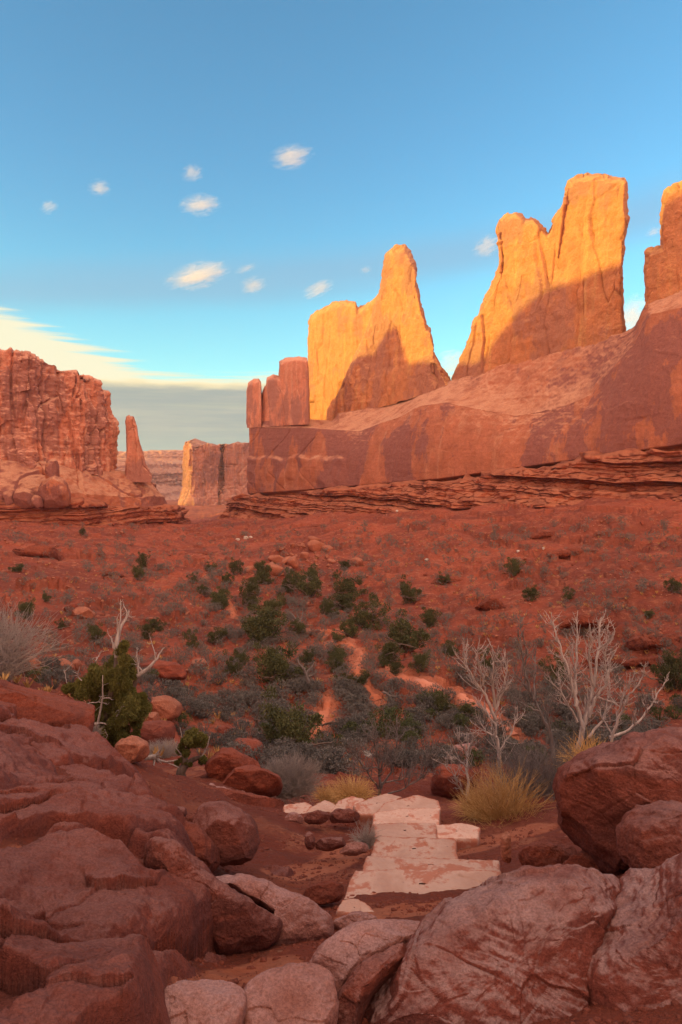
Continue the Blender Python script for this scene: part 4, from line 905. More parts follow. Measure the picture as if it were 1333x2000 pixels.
def wood_mat(name, c1, c2):
    m = bpy.data.materials.new(name); m.use_nodes = True; t = N(m.node_tree); t.n.clear()
    pos = t.add('ShaderNodeTexCoord').outputs['Object']
    a = t.noise(t.vmul(pos, (12, 12, 1.5)), 1.5, 6, 0.65)
    col = t.mix(t.step(a, 0.3, 0.7), c1, c2)
    bp = t.add('ShaderNodeBump', {'Height': a, 'Strength': 0.5, 'Distance': 0.03})
    p = t.add('ShaderNodeBsdfPrincipled', {'Base Color': col, 'Roughness': 0.85, 'Specular IOR Level': 0.2, 'Normal': bp.outputs[0]})
    t.add('ShaderNodeOutputMaterial', {'Surface': p.outputs[0]})
    return m
M['juniper'] = leaf_mat('juniper_foliage', (0.058, 0.058, 0.020), (0.090, 0.086, 0.030), (0.125, 0.112, 0.048), 1.4)
M['juniper_hero'] = leaf_mat('juniper_foliage_olive', (0.10, 0.092, 0.020), (0.15, 0.13, 0.032), (0.20, 0.155, 0.055), 2.5)
M['sage'] = leaf_mat('sagebrush_foliage', (0.10, 0.085, 0.074), (0.15, 0.126, 0.108), (0.21, 0.175, 0.145), 3.0)
M['greybush'] = leaf_mat('grey_twigs', (0.30, 0.215, 0.18), (0.40, 0.30, 0.25), (0.48, 0.38, 0.32), 3.0)
M['green'] = leaf_mat('green_shrub', (0.060, 0.070, 0.022), (0.085, 0.092, 0.032), (0.11, 0.11, 0.045), 3.0)
M['straw'] = leaf_mat('dry_grass', (0.46, 0.225, 0.075), (0.58, 0.33, 0.12), (0.66, 0.44, 0.19), 4.0)
M['bark'] = wood_mat('juniper_bark', (0.10, 0.06, 0.045), (0.20, 0.14, 0.11))
M['dead'] = wood_mat('weathered_dead_wood', (0.27, 0.20, 0.175), (0.50, 0.40, 0.36))
M['darkdead'] = wood_mat('dark_dead_wood', (0.13, 0.095, 0.085), (0.24, 0.19, 0.17))

class MB:
    def __init__(self): self.v = []; self.q = []; self.n = 0
    def tube(self, pts, rad, k=5):
        p = np.asarray(pts, float); m = len(p); r = np.interp(np.linspace(0, 1, m), np.linspace(0, 1, len(rad)), rad)
        t = np.gradient(p, axis=0); t /= np.linalg.norm(t, axis=1)[:, None] + 1e-9
        a = np.cross(t, np.array([0.31, 0.93, 0.2])); a /= np.linalg.norm(a, axis=1)[:, None] + 1e-9; b = np.cross(t, a)
        g = np.linspace(0, 2 * math.pi, k, endpoint=False)
        ring = p[:, None, :] + r[:, None, None] * (np.cos(g)[None, :, None] * a[:, None, :] + np.sin(g)[None, :, None] * b[:, None, :])
        f = grid_faces(m, k, wrap_v=True) + self.n
        self.v.append(ring.reshape(-1, 3)); self.q.append(f); self.n += m * k
    def quads(self, c, u, v):
        """Leaves: centres, half-length and half-width vectors, drawn as pointed quads."""
        k = len(c); P = np.stack([c - u, c + v, c + u, c - v], 1).reshape(-1, 3)
        self.v.append(P); self.q.append(np.arange(4 * k).reshape(k, 4) + self.n); self.n += 4 * k
    def data(self): return np.concatenate(self.v), np.concatenate(self.q)
    def mesh(self, name, mat, smooth=True): V, Q = self.data(); return np_mesh(name, V, Q, mat, smooth)

def wander(rng, p, d, L, n=7, curl=0.3, lift=0.15):
    pts = [np.array(p, float)]; d = np.array(d, float); d /= np.linalg.norm(d)
    for _ in range(n - 1):
        d = d + rng.normal(size=3) * curl / math.sqrt(n) * 1.4 + np.array([0, 0, lift / n * 2]); d /= np.linalg.norm(d)
        pts.append(pts[-1] + d * L / (n - 1))
    return np.array(pts)

def leaf_blob(mb, rng, c, r, n, size, squash=0.8, up=0.5):
    d = rng.normal(size=(n, 3)); d /= np.linalg.norm(d, axis=1)[:, None]
    rad = r * rng.uniform(0.25, 1.0, n) ** 0.55 * (0.72 + 0.5 * pn(d * 1.6 + c, int(abs(c[0] * 7)) % 50))
    P = c + d * rad[:, None] * np.array([1, 1, squash])
    u = d + rng.normal(size=(n, 3)) * 0.7 + np.array([0, 0, up]); u /= np.linalg.norm(u, axis=1)[:, None]
    w_ = np.cross(u, rng.normal(size=(n, 3))); w_ /= np.linalg.norm(w_, axis=1)[:, None] + 1e-9
    s_ = size * rng.uniform(0.6, 1.4, n)[:, None]
    mb.quads(P, u * s_, w_ * s_ * 0.42)

def juniper_meshes(seed, leaves=2600, hgt=1.0, wid=1.1):
    """Unit juniper (about 1 m tall): a many-stemmed trunk and a crown of leaf sprays with gaps."""
    rng = np.random.RandomState(seed); tr = MB(); cr = MB(); tips = []
    for k in range(rng.randint(3, 6)):
        a = rng.uniform(0, 2 * math.pi); d = np.array([math.cos(a) * 0.7, math.sin(a) * 0.7, 1.0])
        st = wander(rng, (0.03 * math.cos(a), 0.03 * math.sin(a), -0.06), d, rng.uniform(0.5, 0.75), 9, 0.5, 0.3)
        tr.tube(st, (0.045, 0.02, 0.008), 6); tips += [st[-1], st[5]]
        for j in range(5):
            i = rng.randint(3, 9); b = wander(rng, st[i], rng.normal(size=3) * np.array([1, 1, 0.5]) + np.array([0, 0, 0.25]), rng.uniform(0.2, 0.42), 6, 0.5, 0.2)
            tr.tube(b, (0.014, 0.005), 4); tips.append(b[-1])
    for _ in range(12):
        a = rng.uniform(0, 6.28); tips.append(np.array([math.cos(a) * rng.uniform(.1, .36), math.sin(a) * rng.uniform(.1, .36), rng.uniform(.12, .45)]))
    tips = np.array(tips); lo = tips.min(0); hi = tips.max(0)
    for p in tips:
        q = p.copy(); q[:2] *= wid * 0.5 / max(abs(lo[:2]).max(), abs(hi[:2]).max()) * 0.86
        leaf_blob(cr, rng, q, rng.uniform(0.11, 0.20), int(leaves / len(tips)), 0.019)
    V, Q = cr.data(); zs = (hgt - 0.03) / V[:, 2].max(); V[:, 2] *= zs
    return tr.mesh('trunk', M['bark']), np_mesh('crown', V, Q, M['juniper'], False)

JUN = [juniper_meshes(11 + i, 6500, 1.0, w_) for i, w_ in enumerate((1.0, 1.25, 0.9, 1.35))]
def copy_tree(src, loc, sx, sz, rot):
    r = src.copy(); C.objects.link(r); r.location = tuple(loc); r.scale = (sx, sx, sz); r.rotation_euler = (0, 0, rot)
    for ch in src.children:
        c_ = ch.copy(); C.objects.link(c_); c_.parent = r
    return r
PROTO = {}
def plant_juniper(px, py, wpx, hpx, label, k=0):
    q = hit(px, py, 8.0)
    if q is None: return
    s_ = q[1] / F; i = k % len(JUN); sx = wpx * 1.35 * s_ / (1.0, 1.25, 0.9, 1.35)[i]; sz = hpx * 1.15 * s_
    rot = (k * 2.399) % 6.28
    if i not in PROTO:
        e = empty('juniper_tree', q); e.scale = (sx, sx, sz); e.rotation_euler = (0, 0, rot)
        link('trunk', JUN[i][0], parent=e); link('crown', JUN[i][1], parent=e); PROTO[i] = e; o = e
    else: o = copy_tree(PROTO[i], q, sx, sz, rot)
    tag(o, label, 'juniper tree', 'junipers on the valley floor and slopes')
J = [
 (411, 1117, 22, 18, 'small juniper beside the far pale stretch of trail'), (459, 1124, 27, 32, 'narrow upright juniper in the farthest row, left of the talus blocks'),
 (518, 1140, 38, 42, 'juniper growing against the lowest talus blocks'), (565, 1156, 36, 42, 'round juniper just below the talus blocks'),
 (606, 1164, 56, 56, 'broad dark juniper in the far row, right of the talus blocks'), (490, 1181, 36, 50, 'leaning juniper between the far trail and the talus blocks'),
 (425, 1182, 42, 32, 'wide low juniper left of the pale upper trail stretch'), (551, 1185, 23, 25, 'little round juniper behind the largest left juniper clump'),
 (636, 1201, 26, 32, 'small pointed juniper alone in the middle of the sage'), (680, 1172, 60, 44, 'flat-topped juniper at the back of the central cluster'),
 (680, 1194, 48, 36, 'middle juniper of the central cluster'), (716, 1228, 78, 66, 'widest juniper of the central cluster'),
 (684, 1245, 34, 40, 'small juniper at the front left of the central cluster'), (527, 1208, 56, 42, 'juniper rising behind the largest left clump'),
 (503, 1258, 92, 66, 'large spreading juniper left of the winding trail'), (375, 1266, 33, 36, 'juniper at the edge of the left slope, apart from the rest'),
 (423, 1255, 36, 30, 'squat juniper between the slope edge and the large spreading one'), (542, 1346, 94, 84, 'big rounded juniper nearer than the winding trail'),
 (676, 1113, 22, 19, 'tiny juniper high at the foot of the right talus'), (656, 1129, 17, 15, 'tiniest round juniper near the foot of the right talus'),
 (795, 1269, 74, 68, 'tall dark juniper right of the winding trail'), (820, 1311, 42, 38, 'juniper with dead branches beside the pale wash'),
 (838, 1225, 34, 34, 'juniper tucked behind the tall dark one'), (678, 1342, 36, 26, 'left of two low green junipers in front of the trail bend'),
 (707, 1338, 38, 26, 'right of two low green junipers in front of the trail bend'), (868, 1402, 44, 42, 'bright green juniper at the near edge of the pale wash'),
 (912, 1405, 38, 34, 'dull green juniper next to the bright green one'), (950, 1305, 36, 36, 'juniper seen through the left bare shrub'),
 (797, 1178, 40, 50, 'solitary two-tiered juniper at the foot of the right slope'), (1033, 1173, 36, 28, 'bushy juniper on the right slope among rocks'),
 (1005, 1126, 30, 32, 'dark juniper low on the open right slope'), (1090, 1336, 52, 60, 'juniper standing behind the tall bare shrub'),
 (1316, 1346, 64, 78, 'crooked juniper at the right edge above the perched boulder'), (190, 1256, 36, 36, 'juniper on the bare left slope left of the dead snag'),
 (288, 1248, 25, 32, 'narrow juniper on the left slope right of the dead snag'), (310, 1233, 22, 20, 'small juniper touching the narrow one on the left slope'),
 (90, 1176, 16, 20, 'single dark bush-sized juniper high on the left slope'), (48, 1206, 40, 34, 'juniper behind the bare twiggy bush at the left edge'),
 (279, 1112, 20, 32, 'thin juniper standing far up the valley in the left half'), (121, 1228, 18, 20, 'small round juniper left of the tan boulder pair'),
 (36, 1118, 28, 15, 'flat green juniper bush near the left ledges'), (1320, 1158, 32, 28, 'green juniper at the right edge high on the slope'),
 (1266, 1208, 20, 15, 'small vivid green juniper bush on the right slope'), (1110, 1172, 26, 24, 'grey-green juniper on the right slope below the ledges'),
 (560, 1472, 112, 118, 'nearest round juniper with crooked pale stems beyond the grey bush'), (160, 1048, 13, 15, 'tiny juniper below the left ledge band'),
]
for k, (px, py, w_, h_, lab) in enumerate(J): plant_juniper(px, py, w_, h_, lab, k)

# more junipers of the valley floor that nothing tells apart
_r = np.random.RandomState(44)
for k in range(30):
    py = _r.uniform(1118, 1330); px = 440 + (py - 1100) * 0.95 + _r.normal() * (75 + (py - 1100) * 0.3); w_ = _r.uniform(20, 34) * (0.8 + (py - 1118) / 400)
    plant_juniper(px, py, w_, w_ * _r.uniform(.75, 1.15), 'small dark juniper among the thick sage of the valley floor', 100 + k)

# the big half-dead juniper on the left bank
def big_juniper():
    Y = 13.5; rng = np.random.RandomState(5)
    e0 = ray(212, 1490, Y); root = empty('juniper_tree', e0)
    tag(root, 'large half-dead juniper with bare grey top on the left bank', 'juniper tree')
    P = lambda px, py, dy=0.0: ray(px, py, Y + dy) - e0
    tr = MB(); dd = MB(); cr = MB()
    def limb(mb, pts, r, k=7, n=14):
        p = np.array([P(*q) for q in pts]); t = np.linspace(0, len(p) - 1, n)
        q = np.stack([np.interp(t, np.arange(len(p)), p[:, j]) for j in range(3)], 1); q = _blur(q, 2, 0)
        q += np.cumsum(rng.normal(size=q.shape) * 0.006, 0); mb.tube(q, r, k); return q
    limb(tr, [(218, 1502), (206, 1465), (190, 1450), (205, 1410), (218, 1360), (226, 1320), (228, 1280)], (0.16, 0.12, 0.09, 0.07, 0.05), 9, 22)
    limb(tr, [(214, 1500), (200, 1475), (186, 1466), (200, 1440), (214, 1400)], (0.10, 0.08, 0.06), 8)
    limb(tr, [(212, 1430), (238, 1400), (262, 1340), (270, 1318)], (0.07, 0.055, 0.045), 7)
    for pts, r in (([(228, 1285), (224, 1262), (228, 1240), (234, 1222), (246, 1208), (252, 1190)], (0.055, 0.045, 0.03, 0.012)),
                   ([(226, 1270), (219, 1256), (217, 1246), (213, 1242)], (0.03, 0.015, 0.008)), ([(230, 1236), (236, 1210), (237, 1190), (240, 1168)], (0.022, 0.014, 0.006)),
                   ([(246, 1208), (250, 1196), (245, 1184), (243, 1176)], (0.014, 0.009, 0.005)), ([(250, 1196), (258, 1206)], (0.01, 0.005)), ([(229, 1232), (228, 1210), (232, 1196)], (0.015, 0.006)),
                   ([(268, 1320), (282, 1312), (296, 1300), (306, 1286), (312, 1272), (319, 1262)], (0.045, 0.035, 0.02, 0.008)), ([(280, 1312), (272, 1302), (276, 1290)], (0.02, 0.008)),
                   ([(270, 1316), (268, 1300), (264, 1284), (262, 1264)], (0.025, 0.015, 0.006)), ([(304, 1288), (304, 1276), (300, 1264), (298, 1250)], (0.014, 0.006)), ([(265, 1284), (272, 1266)], (0.01, 0.005)),
                   ([(184, 1440), (196, 1396), (200, 1360), (198, 1320)], (0.03, 0.02, 0.008)), ([(176, 1414), (205, 1412), (232, 1414)], (0.028, 0.018, 0.008)), ([(222, 1410), (232, 1394), (239, 1376)], (0.02, 0.008)),
                   ([(198, 1368), (212, 1358), (224, 1362)], (0.012, 0.006)), ([(170, 1375), (200, 1372), (210, 1374)], (0.011, 0.006)), ([(160, 1330), (152, 1318), (155, 1302)], (0.012, 0.005)), ([(186, 1292), (194, 1280), (198, 1272)], (0.01, 0.004)),
                   ([(192, 1416), (190, 1424), (193, 1432)], (0.014, 0.006)), ([(205, 1424), (212, 1432), (211, 1442)], (0.01, 0.004)), ([(178, 1418), (166, 1430), (154, 1438)], (0.012, 0.004)), ([(132, 1336), (128, 1318), (126, 1312)], (0.009, 0.004))):
        q = limb(dd, [(a, b, -0.45 if b > 1290 and a < 245 else -0.1) for a, b in pts], r, 5, 12)
        for _ in range(3):
            i = rng.randint(3, 11); dd.tube(wander(rng, q[i], rng.normal(size=3) + (0, 0, .6), rng.uniform(.08, .22), 5, 0.5), (0.007, 0.003), 3)
    blobs = [(240, 1270, 16), (236, 1292, 22), (226, 1312, 26), (246, 1316, 22), (212, 1336, 30), (240, 1342, 30), (190, 1318, 22), (182, 1346, 28), (160, 1348, 20), (144, 1350, 15), (128, 1346, 11), (200, 1372, 34), (232, 1376, 34), (256, 1362, 28),
             (262, 1388, 30), (272, 1402, 20), (238, 1410, 30), (208, 1412, 28), (190, 1396, 24), (250, 1430, 24), (240, 1450, 20), (222, 1440, 22), (200, 1440, 18), (230, 1464, 14), (196, 1426, 18), (268, 1372, 18)]
    for px, py, r in blobs:
        for j in range(5):
            c_ = P(px + rng.normal() * r * .35, py + rng.normal() * r * .35, rng.normal() * 0.28)
            leaf_blob(cr, rng, c_, r * 0.0112 * rng.uniform(0.45, 0.8), 1100, 0.019, 1.1, 0.9)
    link('trunk', tr.mesh('trunk', M['bark']), parent=root)
    tag(link('dead_branches', dd.mesh('dead_branches', M['dead']), parent=root), 'bare grey dead branches')
    link('crown', cr.mesh('crown', M['juniper_hero'], False), parent=root)
big_juniper()

def small_juniper():
    Y = 12.0; rng = np.random.RandomState(8); e0 = ray(356, 1524, Y); root = empty('juniper_tree', e0)
    tag(root, 'small juniper with twisted trunk and drooping sprays beside the left bank', 'juniper tree')
    P = lambda px, py, dy=0.0: ray(px, py, Y + dy) - e0
    tr = MB(); cr = MB(); dd = MB()
    for pts, r in (([(356, 1528), (352, 1508), (362, 1496), (360, 1480), (366, 1460)], (0.10, 0.08, 0.06, 0.04)), ([(362, 1496), (376, 1484), (392, 1478), (404, 1484)], (0.06, 0.04, 0.02))):
        p = np.array([P(*q) for q in pts]); t = np.linspace(0, len(p) - 1, 14); q = np.stack([np.interp(t, np.arange(len(p)), p[:, j]) for j in range(3)], 1); tr.tube(_blur(q, 2, 0), r, 7)
    for pts in ([(396, 1476), (406, 1456), (410, 1438)], [(364, 1460), (356, 1440), (352, 1420)], [(352, 1500), (340, 1494), (328, 1490)], [(368, 1450), (380, 1436), (388, 1432)], [(358, 1478), (344, 1460), (340, 1446)]):
        p = np.array([P(*q) for q in pts]); dd.tube(p, (0.016, 0.006), 4)
    for px, py, r in [(368, 1440, 18), (385, 1432, 18), (396, 1442, 14), (358, 1452, 16), (378, 1452, 20), (362, 1466, 16), (356, 1486, 12), (366, 1490, 10), (398, 1488, 12), (408, 1496, 11), (416, 1504, 9), (424, 1514, 8), (427, 1524, 5)]:
        for j in range(4):
            leaf_blob(cr, rng, P(px + rng.normal() * r * .35, py + rng.normal() * r * .35, rng.normal() * .15), r * 0.0085 * rng.uniform(.5, .8), 700, 0.016, 1.0, 0.6)
    link('trunk', tr.mesh('trunk', M['bark']), parent=root); link('crown', cr.mesh('crown', M['juniper_hero'], False), parent=root)
    link('dead_branches', dd.mesh('dead_branches', M['dead']), parent=root)
small_juniper()

# bare shrubs and dead trees: stems given as lines of photograph pixels, twigs grown on them
def bare_shrub(name, stems, Y, label, mat, base, seed=0, r0=0.03, twig=0.45, step_=0.16, depth=0.5, cat='dead shrub', spread=0.9):
    rng = np.random.RandomState(seed); e0 = ray(base[0], base[1], Y); root = empty(name, e0); tag(root, label, cat)
    st = MB(); tw = MB()
    for pts, rr in stems:
        dy = rng.uniform(-depth, depth); n = max(10, len(pts) * 4); m = len(pts)
        p = np.array([ray(px, py, Y + dy * i / max(1, m - 1)) - e0 for i, (px, py) in enumerate(pts)])
        t = np.linspace(0, m - 1, n); q = np.stack([np.interp(t, np.arange(m), p[:, j]) for j in range(3)], 1); q = _blur(q, 1, 0)
        L = np.linalg.norm(np.diff(q, axis=0), axis=1).sum(); q[1:-1] += rng.normal(size=(n - 2, 3)) * 0.008
        st.tube(q, (1.2 * r0 * rr, r0 * rr * 0.75, r0 * rr * 0.45, 0.004), 6)
        cnt = int(2.2 * L / step_)
        for c_ in range(cnt):
            f = rng.uniform(0.28, 0.97); i = int(f * (n - 2)); dirn = q[i + 1] - q[i]; dirn /= np.linalg.norm(dirn) + 1e-9
            sd = rng.normal(size=3); sd -= dirn * (sd @ dirn); sd /= np.linalg.norm(sd) + 1e-9
            a = rng.uniform(0.7, 1.3); d = dirn * math.cos(a) + sd * math.sin(a) * spread + np.array([0, 0, .15])
            Lt = twig * rng.uniform(0.3, 1.0) * (1.1 - 0.6 * f)
            b = wander(rng, q[i], d, Lt, 7, 0.25, 0.5); tw.tube(b, (0.0062, 0.0045, 0.0022), 4)
            for _ in range(rng.randint(2, 6)):
                j = rng.randint(2, 6); tw.tube(wander(rng, b[j], (b[j] - b[j - 1]) * 8 + rng.normal(size=3) * .5, Lt * rng.uniform(.15, .4), 4, 0.2, 0.3), (0.0036, 0.0018), 3)
    link('stems', st.mesh('stems', mat), parent=root); link('twigs', tw.mesh('twigs', mat), parent=root)
    return root

bare_shrub('dead_shrub', [([(985, 1570), (978, 1500), (972, 1450), (968, 1405), (966, 1375)], 1.3), ([(968, 1405), (950, 1360), (928, 1330), (910, 1300), (905, 1275), (914, 1255)], .7), ([(966, 1380), (962, 1330), (964, 1290), (962, 1260)], .7),
    ([(968, 1385), (984, 1350), (990, 1310), (986, 1265)], .65), ([(970, 1420), (945, 1385), (925, 1360)], .5), ([(950, 1360), (942, 1320), (930, 1285), (937, 1252)], .5), ([(972, 1440), (940, 1425), (918, 1405)], .45), ([(966, 1375), (980, 1345), (998, 1340)], .45),
    ([(974, 1470), (1000, 1430), (1010, 1395)], .4)], 10.0, 'pale bare dead shrub with a single dark stem above the dry grass', M['dead'], (985, 1570), 3, 0.03, 0.5, 0.12)
bare_shrub('dead_shrub', [([(1110, 1570), (1125, 1480), (1140, 1420), (1150, 1380), (1160, 1330), (1168, 1270), (1172, 1220), (1175, 1205)], 1.4), ([(1140, 1425), (1125, 1370), (1110, 1310), (1094, 1265), (1082, 1225), (1077, 1195)], .8),
    ([(1125, 1380), (1124, 1330), (1128, 1260), (1129, 1192)], .85), ([(1150, 1400), (1165, 1360), (1190, 1330), (1180, 1280), (1202, 1232)], .7), ([(1160, 1340), (1150, 1290), (1156, 1250), (1152, 1226)], .6), ([(1168, 1270), (1190, 1250), (1204, 1225)], .5),
    ([(1185, 1330), (1190, 1300), (1192, 1312)], .4), ([(1128, 1410), (1095, 1350), (1088, 1310)], .5), ([(1150, 1440), (1180, 1400), (1190, 1360), (1190, 1320)], .6), ([(1165, 1360), (1210, 1380), (1225, 1345), (1234, 1325)], .45)], 10.4,
    'tallest pale bare shrub, many-stemmed, behind the dry grass clump', M['dead'], (1110, 1570), 4, 0.034, 0.5, 0.10)
bare_shrub('dead_shrub', [([(1095, 1560), (1075, 1430), (1055, 1390), (1035, 1350), (1010, 1320), (1000, 1305)], 1.0), ([(1035, 1350), (1025, 1310), (1018, 1260), (1012, 1230)], .6), ([(1044, 1365), (1044, 1320), (1048, 1262)], .5), ([(1055, 1390), (1020, 1375), (995, 1355)], .5),
    ([(1075, 1430), (1070, 1390), (1085, 1350)], .45), ([(1022, 1310), (1032, 1280), (1016, 1225), (1021, 1205)], .4)], 10.8, 'grey bare shrub leaning left between the two pale ones', M['darkdead'], (1095, 1560), 6, 0.032, 0.45, 0.13)
bare_shrub('dead_shrub', [([(1175, 1560), (1195, 1440), (1212, 1395), (1225, 1365), (1245, 1340), (1258, 1310), (1267, 1292)], .8), ([(1190, 1440), (1225, 1428), (1260, 1395), (1280, 1365), (1300, 1330), (1308, 1312)], .75), ([(1240, 1415), (1242, 1382)], .45),
    ([(1262, 1392), (1262, 1358)], .45), ([(1275, 1372), (1286, 1372)], .35), ([(1205, 1405), (1215, 1360), (1232, 1325)], .45), ([(1195, 1435), (1175, 1400), (1170, 1380)], .45)], 10.0, 'low bare shrub spreading right over the perched boulder', M['dead'], (1175, 1560), 7, 0.028, 0.25, 0.22)
bare_shrub('dead_shrub', [([(915, 1570), (912, 1500), (915, 1460), (912, 1430)], .8), ([(914, 1480), (900, 1450), (894, 1432)], .5), ([(913, 1500), (890, 1480), (868, 1482)], .4), ([(914, 1470), (926, 1445), (922, 1425)], .5), ([(930, 1575), (900, 1540), (880, 1500), (862, 1480)], .5)], 10.5,
    'short grey bare shrub left of the dry grass clump', M['dead'], (915, 1570), 8, 0.028, 0.4, 0.10)
bare_shrub('dead_shrub', [([(745, 1562), (742, 1520), (738, 1480), (728, 1440), (735, 1410)], .9), ([(744, 1545), (720, 1510), (700, 1480), (694, 1450)], .6), ([(745, 1540), (768, 1500), (776, 1450), (774, 1400)], .6), ([(744, 1530), (790, 1520), (815, 1500)], .5),
    ([(748, 1555), (790, 1540), (826, 1520), (836, 1480), (838, 1445)], .5), ([(742, 1510), (755, 1470), (760, 1430)], .5), ([(740, 1500), (712, 1500), (690, 1490)], .4), ([(826, 1520), (846, 1490), (852, 1440)], .4)], 11.0,
    'dark bare shrub with thin upright twigs at the far end of the steps', M['darkdead'], (745, 1562), 9, 0.026, 0.55, 0.07)
def snag(px, py, Y, stems, label, seed, r0): bare_shrub('dead_tree', stems, Y, label, M['darkdead'], (px, py), seed, r0, 0.8, 0.35, 0.6, 'dead tree')
q_ = hit(593, 1238); snag(593, 1240, q_[1], [([(593, 1240), (588, 1222), (576, 1214), (566, 1206)], 1.3), ([(588, 1224), (582, 1205), (578, 1190)], .9), ([(580, 1212), (570, 1198), (560, 1192)], .7), ([(586, 1215), (592, 1200), (590, 1185)], .6)], 'crooked dead tree left of the central juniper cluster', 21, 0.16)
q_ = hit(612, 1345); snag(612, 1347, q_[1], [([(612, 1347), (600, 1325), (596, 1310), (590, 1296)], 1.2), ([(598, 1316), (610, 1302), (616, 1290)], .8), ([(596, 1308), (584, 1296), (582, 1284)], .7), ([(600, 1322), (612, 1318), (622, 1308)], .6)], 'dark dead tree touching the big rounded juniper', 22, 0.13)
q_ = hit(772, 1374); snag(772, 1376, q_[1], [([(772, 1376), (762, 1366), (764, 1360), (776, 1360), (788, 1368), (788, 1376)], 1.2), ([(764, 1362), (752, 1352), (745, 1352)], .8), ([(776, 1360), (780, 1350)], .6)], 'fallen dead juniper curled into an arch among the sage', 23, 0.14)

# driftwood
def fallen_log():
    rng = np.random.RandomState(2); Y = 14.0; e0 = ray(280, 1492, Y); mb = MB()
    P = lambda a, b: ray(a, b, Y) - e0
    mb.tube(_blur(np.array([P(250, 1484), P(262, 1480), P(280, 1481), P(296, 1479), P(306, 1478)]), 1, 0), (0.03, 0.045, 0.05, 0.06), 7)
    for a, b in ((312, 1466), (316, 1486), (308, 1494), (302, 1494), (318, 1476), (298, 1496), (313, 1494), (310, 1462)):
        mb.tube(wander(rng, P(303, 1478), P(a, b) - P(303, 1478), np.linalg.norm(P(a, b) - P(303, 1478)), 6, 0.25, 0), (0.04, 0.008), 5)
    mb.tube(np.array([P(300, 1482), P(325, 1488), P(350, 1484)]), (0.03, 0.015), 5)
    o = link('fallen_log', mb.mesh('fallen_log', M['dead']), e0); tag(o, 'bleached fallen log with splayed roots beside the small juniper', 'fallen log')
fallen_log()

# clumps of grass and twiggy bushes
def tuft(name, label, px, py, Y, w_, h_, n, mat, cat, seed, k=3, r=0.006, lean=0.0, leafy=0, leaf=0.02, group=None, flat=False, fork=0):
    rng = np.random.RandomState(seed); e0 = ray(px, py, Y) if Y else hit(px, py, 4.0)
    if not Y: Y = e0[1]
    mb = MB(); W = w_ * Y / F / 2; Hh = h_ * Y / F
    for i in range(n):
        a = rng.uniform(0, 2 * math.pi); t = math.sqrt(rng.uniform(0, 1)); bx = np.array([math.cos(a) * t * W * .35, math.sin(a) * t * W * .35, -0.04])
        d = np.array([math.cos(a) * t * W + lean * W, math.sin(a) * t * W, Hh * rng.uniform(.55, 1) * (1 - 0.45 * t * t)]); L = np.linalg.norm(d)
        b = wander(rng, bx, d + np.array([0, 0, .2 * L]), L, 7, 0.42, -0.25 if fork == 0 else 0.0); mb.tube(b, (r, r * .8, r * .3), k)
        for _ in range(fork):
            j = rng.randint(1, 5); mb.tube(wander(rng, b[j], (b[j + 1] - b[j]) / (np.linalg.norm(b[j + 1] - b[j]) + 1e-9) + rng.normal(size=3) * .6, L * rng.uniform(.15, .4), 4, 0.4, 0.1), (r * .6, r * .3), 3)
        if leafy: leaf_blob(mb, rng, b[-1], Hh * 0.12, leafy, leaf)
    o = link(name, mb.mesh(name, mat, False), e0); tag(o, label, cat, group); return o
tuft('dry_grass', 'big golden dry grass clump right of the steps', 985, 1612, 8.2, 150, 150, 420, M['straw'], 'grass clump', 31, r=0.0035, fork=1)
tuft('dry_grass', 'pale straw tussock tucked left of the golden clump', 932, 1586, 8.6, 80, 55, 500, M['straw'], 'grass clump', 32, r=0.003)
tuft('dry_grass', 'orange dry grass tuft at the far end of the steps', 690, 1556, 9.6, 90, 52, 380, M['straw'], 'grass clump', 33, r=0.004)
tuft('dry_grass', 'straw grass tuft under the dark bare shrub', 640, 1560, 10.2, 50, 40, 240, M['straw'], 'grass clump', 37, r=0.004)
tuft('dry_grass', 'tall straw grass behind the perched boulder', 1150, 1500, 9.4, 90, 90, 320, M['straw'], 'grass clump', 34, r=0.004)
tuft('dry_grass', 'dark dry tuft growing from the left edge of the steps', 715, 1648, 6.6, 44, 62, 200, M['greybush'], 'grass clump', 35, r=0.003)
tuft('dry_grass', 'yellow wisps of dry grass at the left edge of the near bedrock', 12, 1800, 3.6, 130, 130, 90, M['straw'], 'grass clump', 36, r=0.0015)
tuft('twiggy_bush', 'grey-brown twig thicket under the tall bare shrub', 1075, 1570, 9.3, 240, 130, 700, M['darkdead'], 'bush', 41, r=0.004, fork=4)
tuft('twiggy_bush', 'large pinkish-grey bare bush at the left edge', -14, 1330, 24.0, 200, 200, 230, M['greybush'], 'bush', 42, r=0.014, fork=7)
tuft('twiggy_bush', 'pale grey bush spilling over the slope left of the steps', 560, 1546, 12.6, 118, 84, 900, M['greybush'], 'bush', 43, r=0.005, fork=3, lean=.15)
tuft('twiggy_bush', 'dull grey bush in the hollow beyond the stair end', 650, 1508, 0, 74, 50, 500, M['sage'], 'bush', 44, r=0.006, leafy=8, leaf=0.04)
tuft('twiggy_bush', 'faint grey bush at the foot of the big juniper', 318, 1480, 0, 70, 44, 420, M['greybush'], 'bush', 45, r=0.006, fork=3)
tuft('twiggy_bush', 'green-grey bush behind the dark bare shrub', 765, 1440, 0, 90, 60, 420, M['green'], 'bush', 46, r=0.006, leafy=10, leaf=0.05)
tuft('twiggy_bush', 'ashy twig bush just behind the flat-topped red block', 172, 1440, 9.5, 50, 40, 240, M['greybush'], 'bush', 47, r=0.004, fork=3)

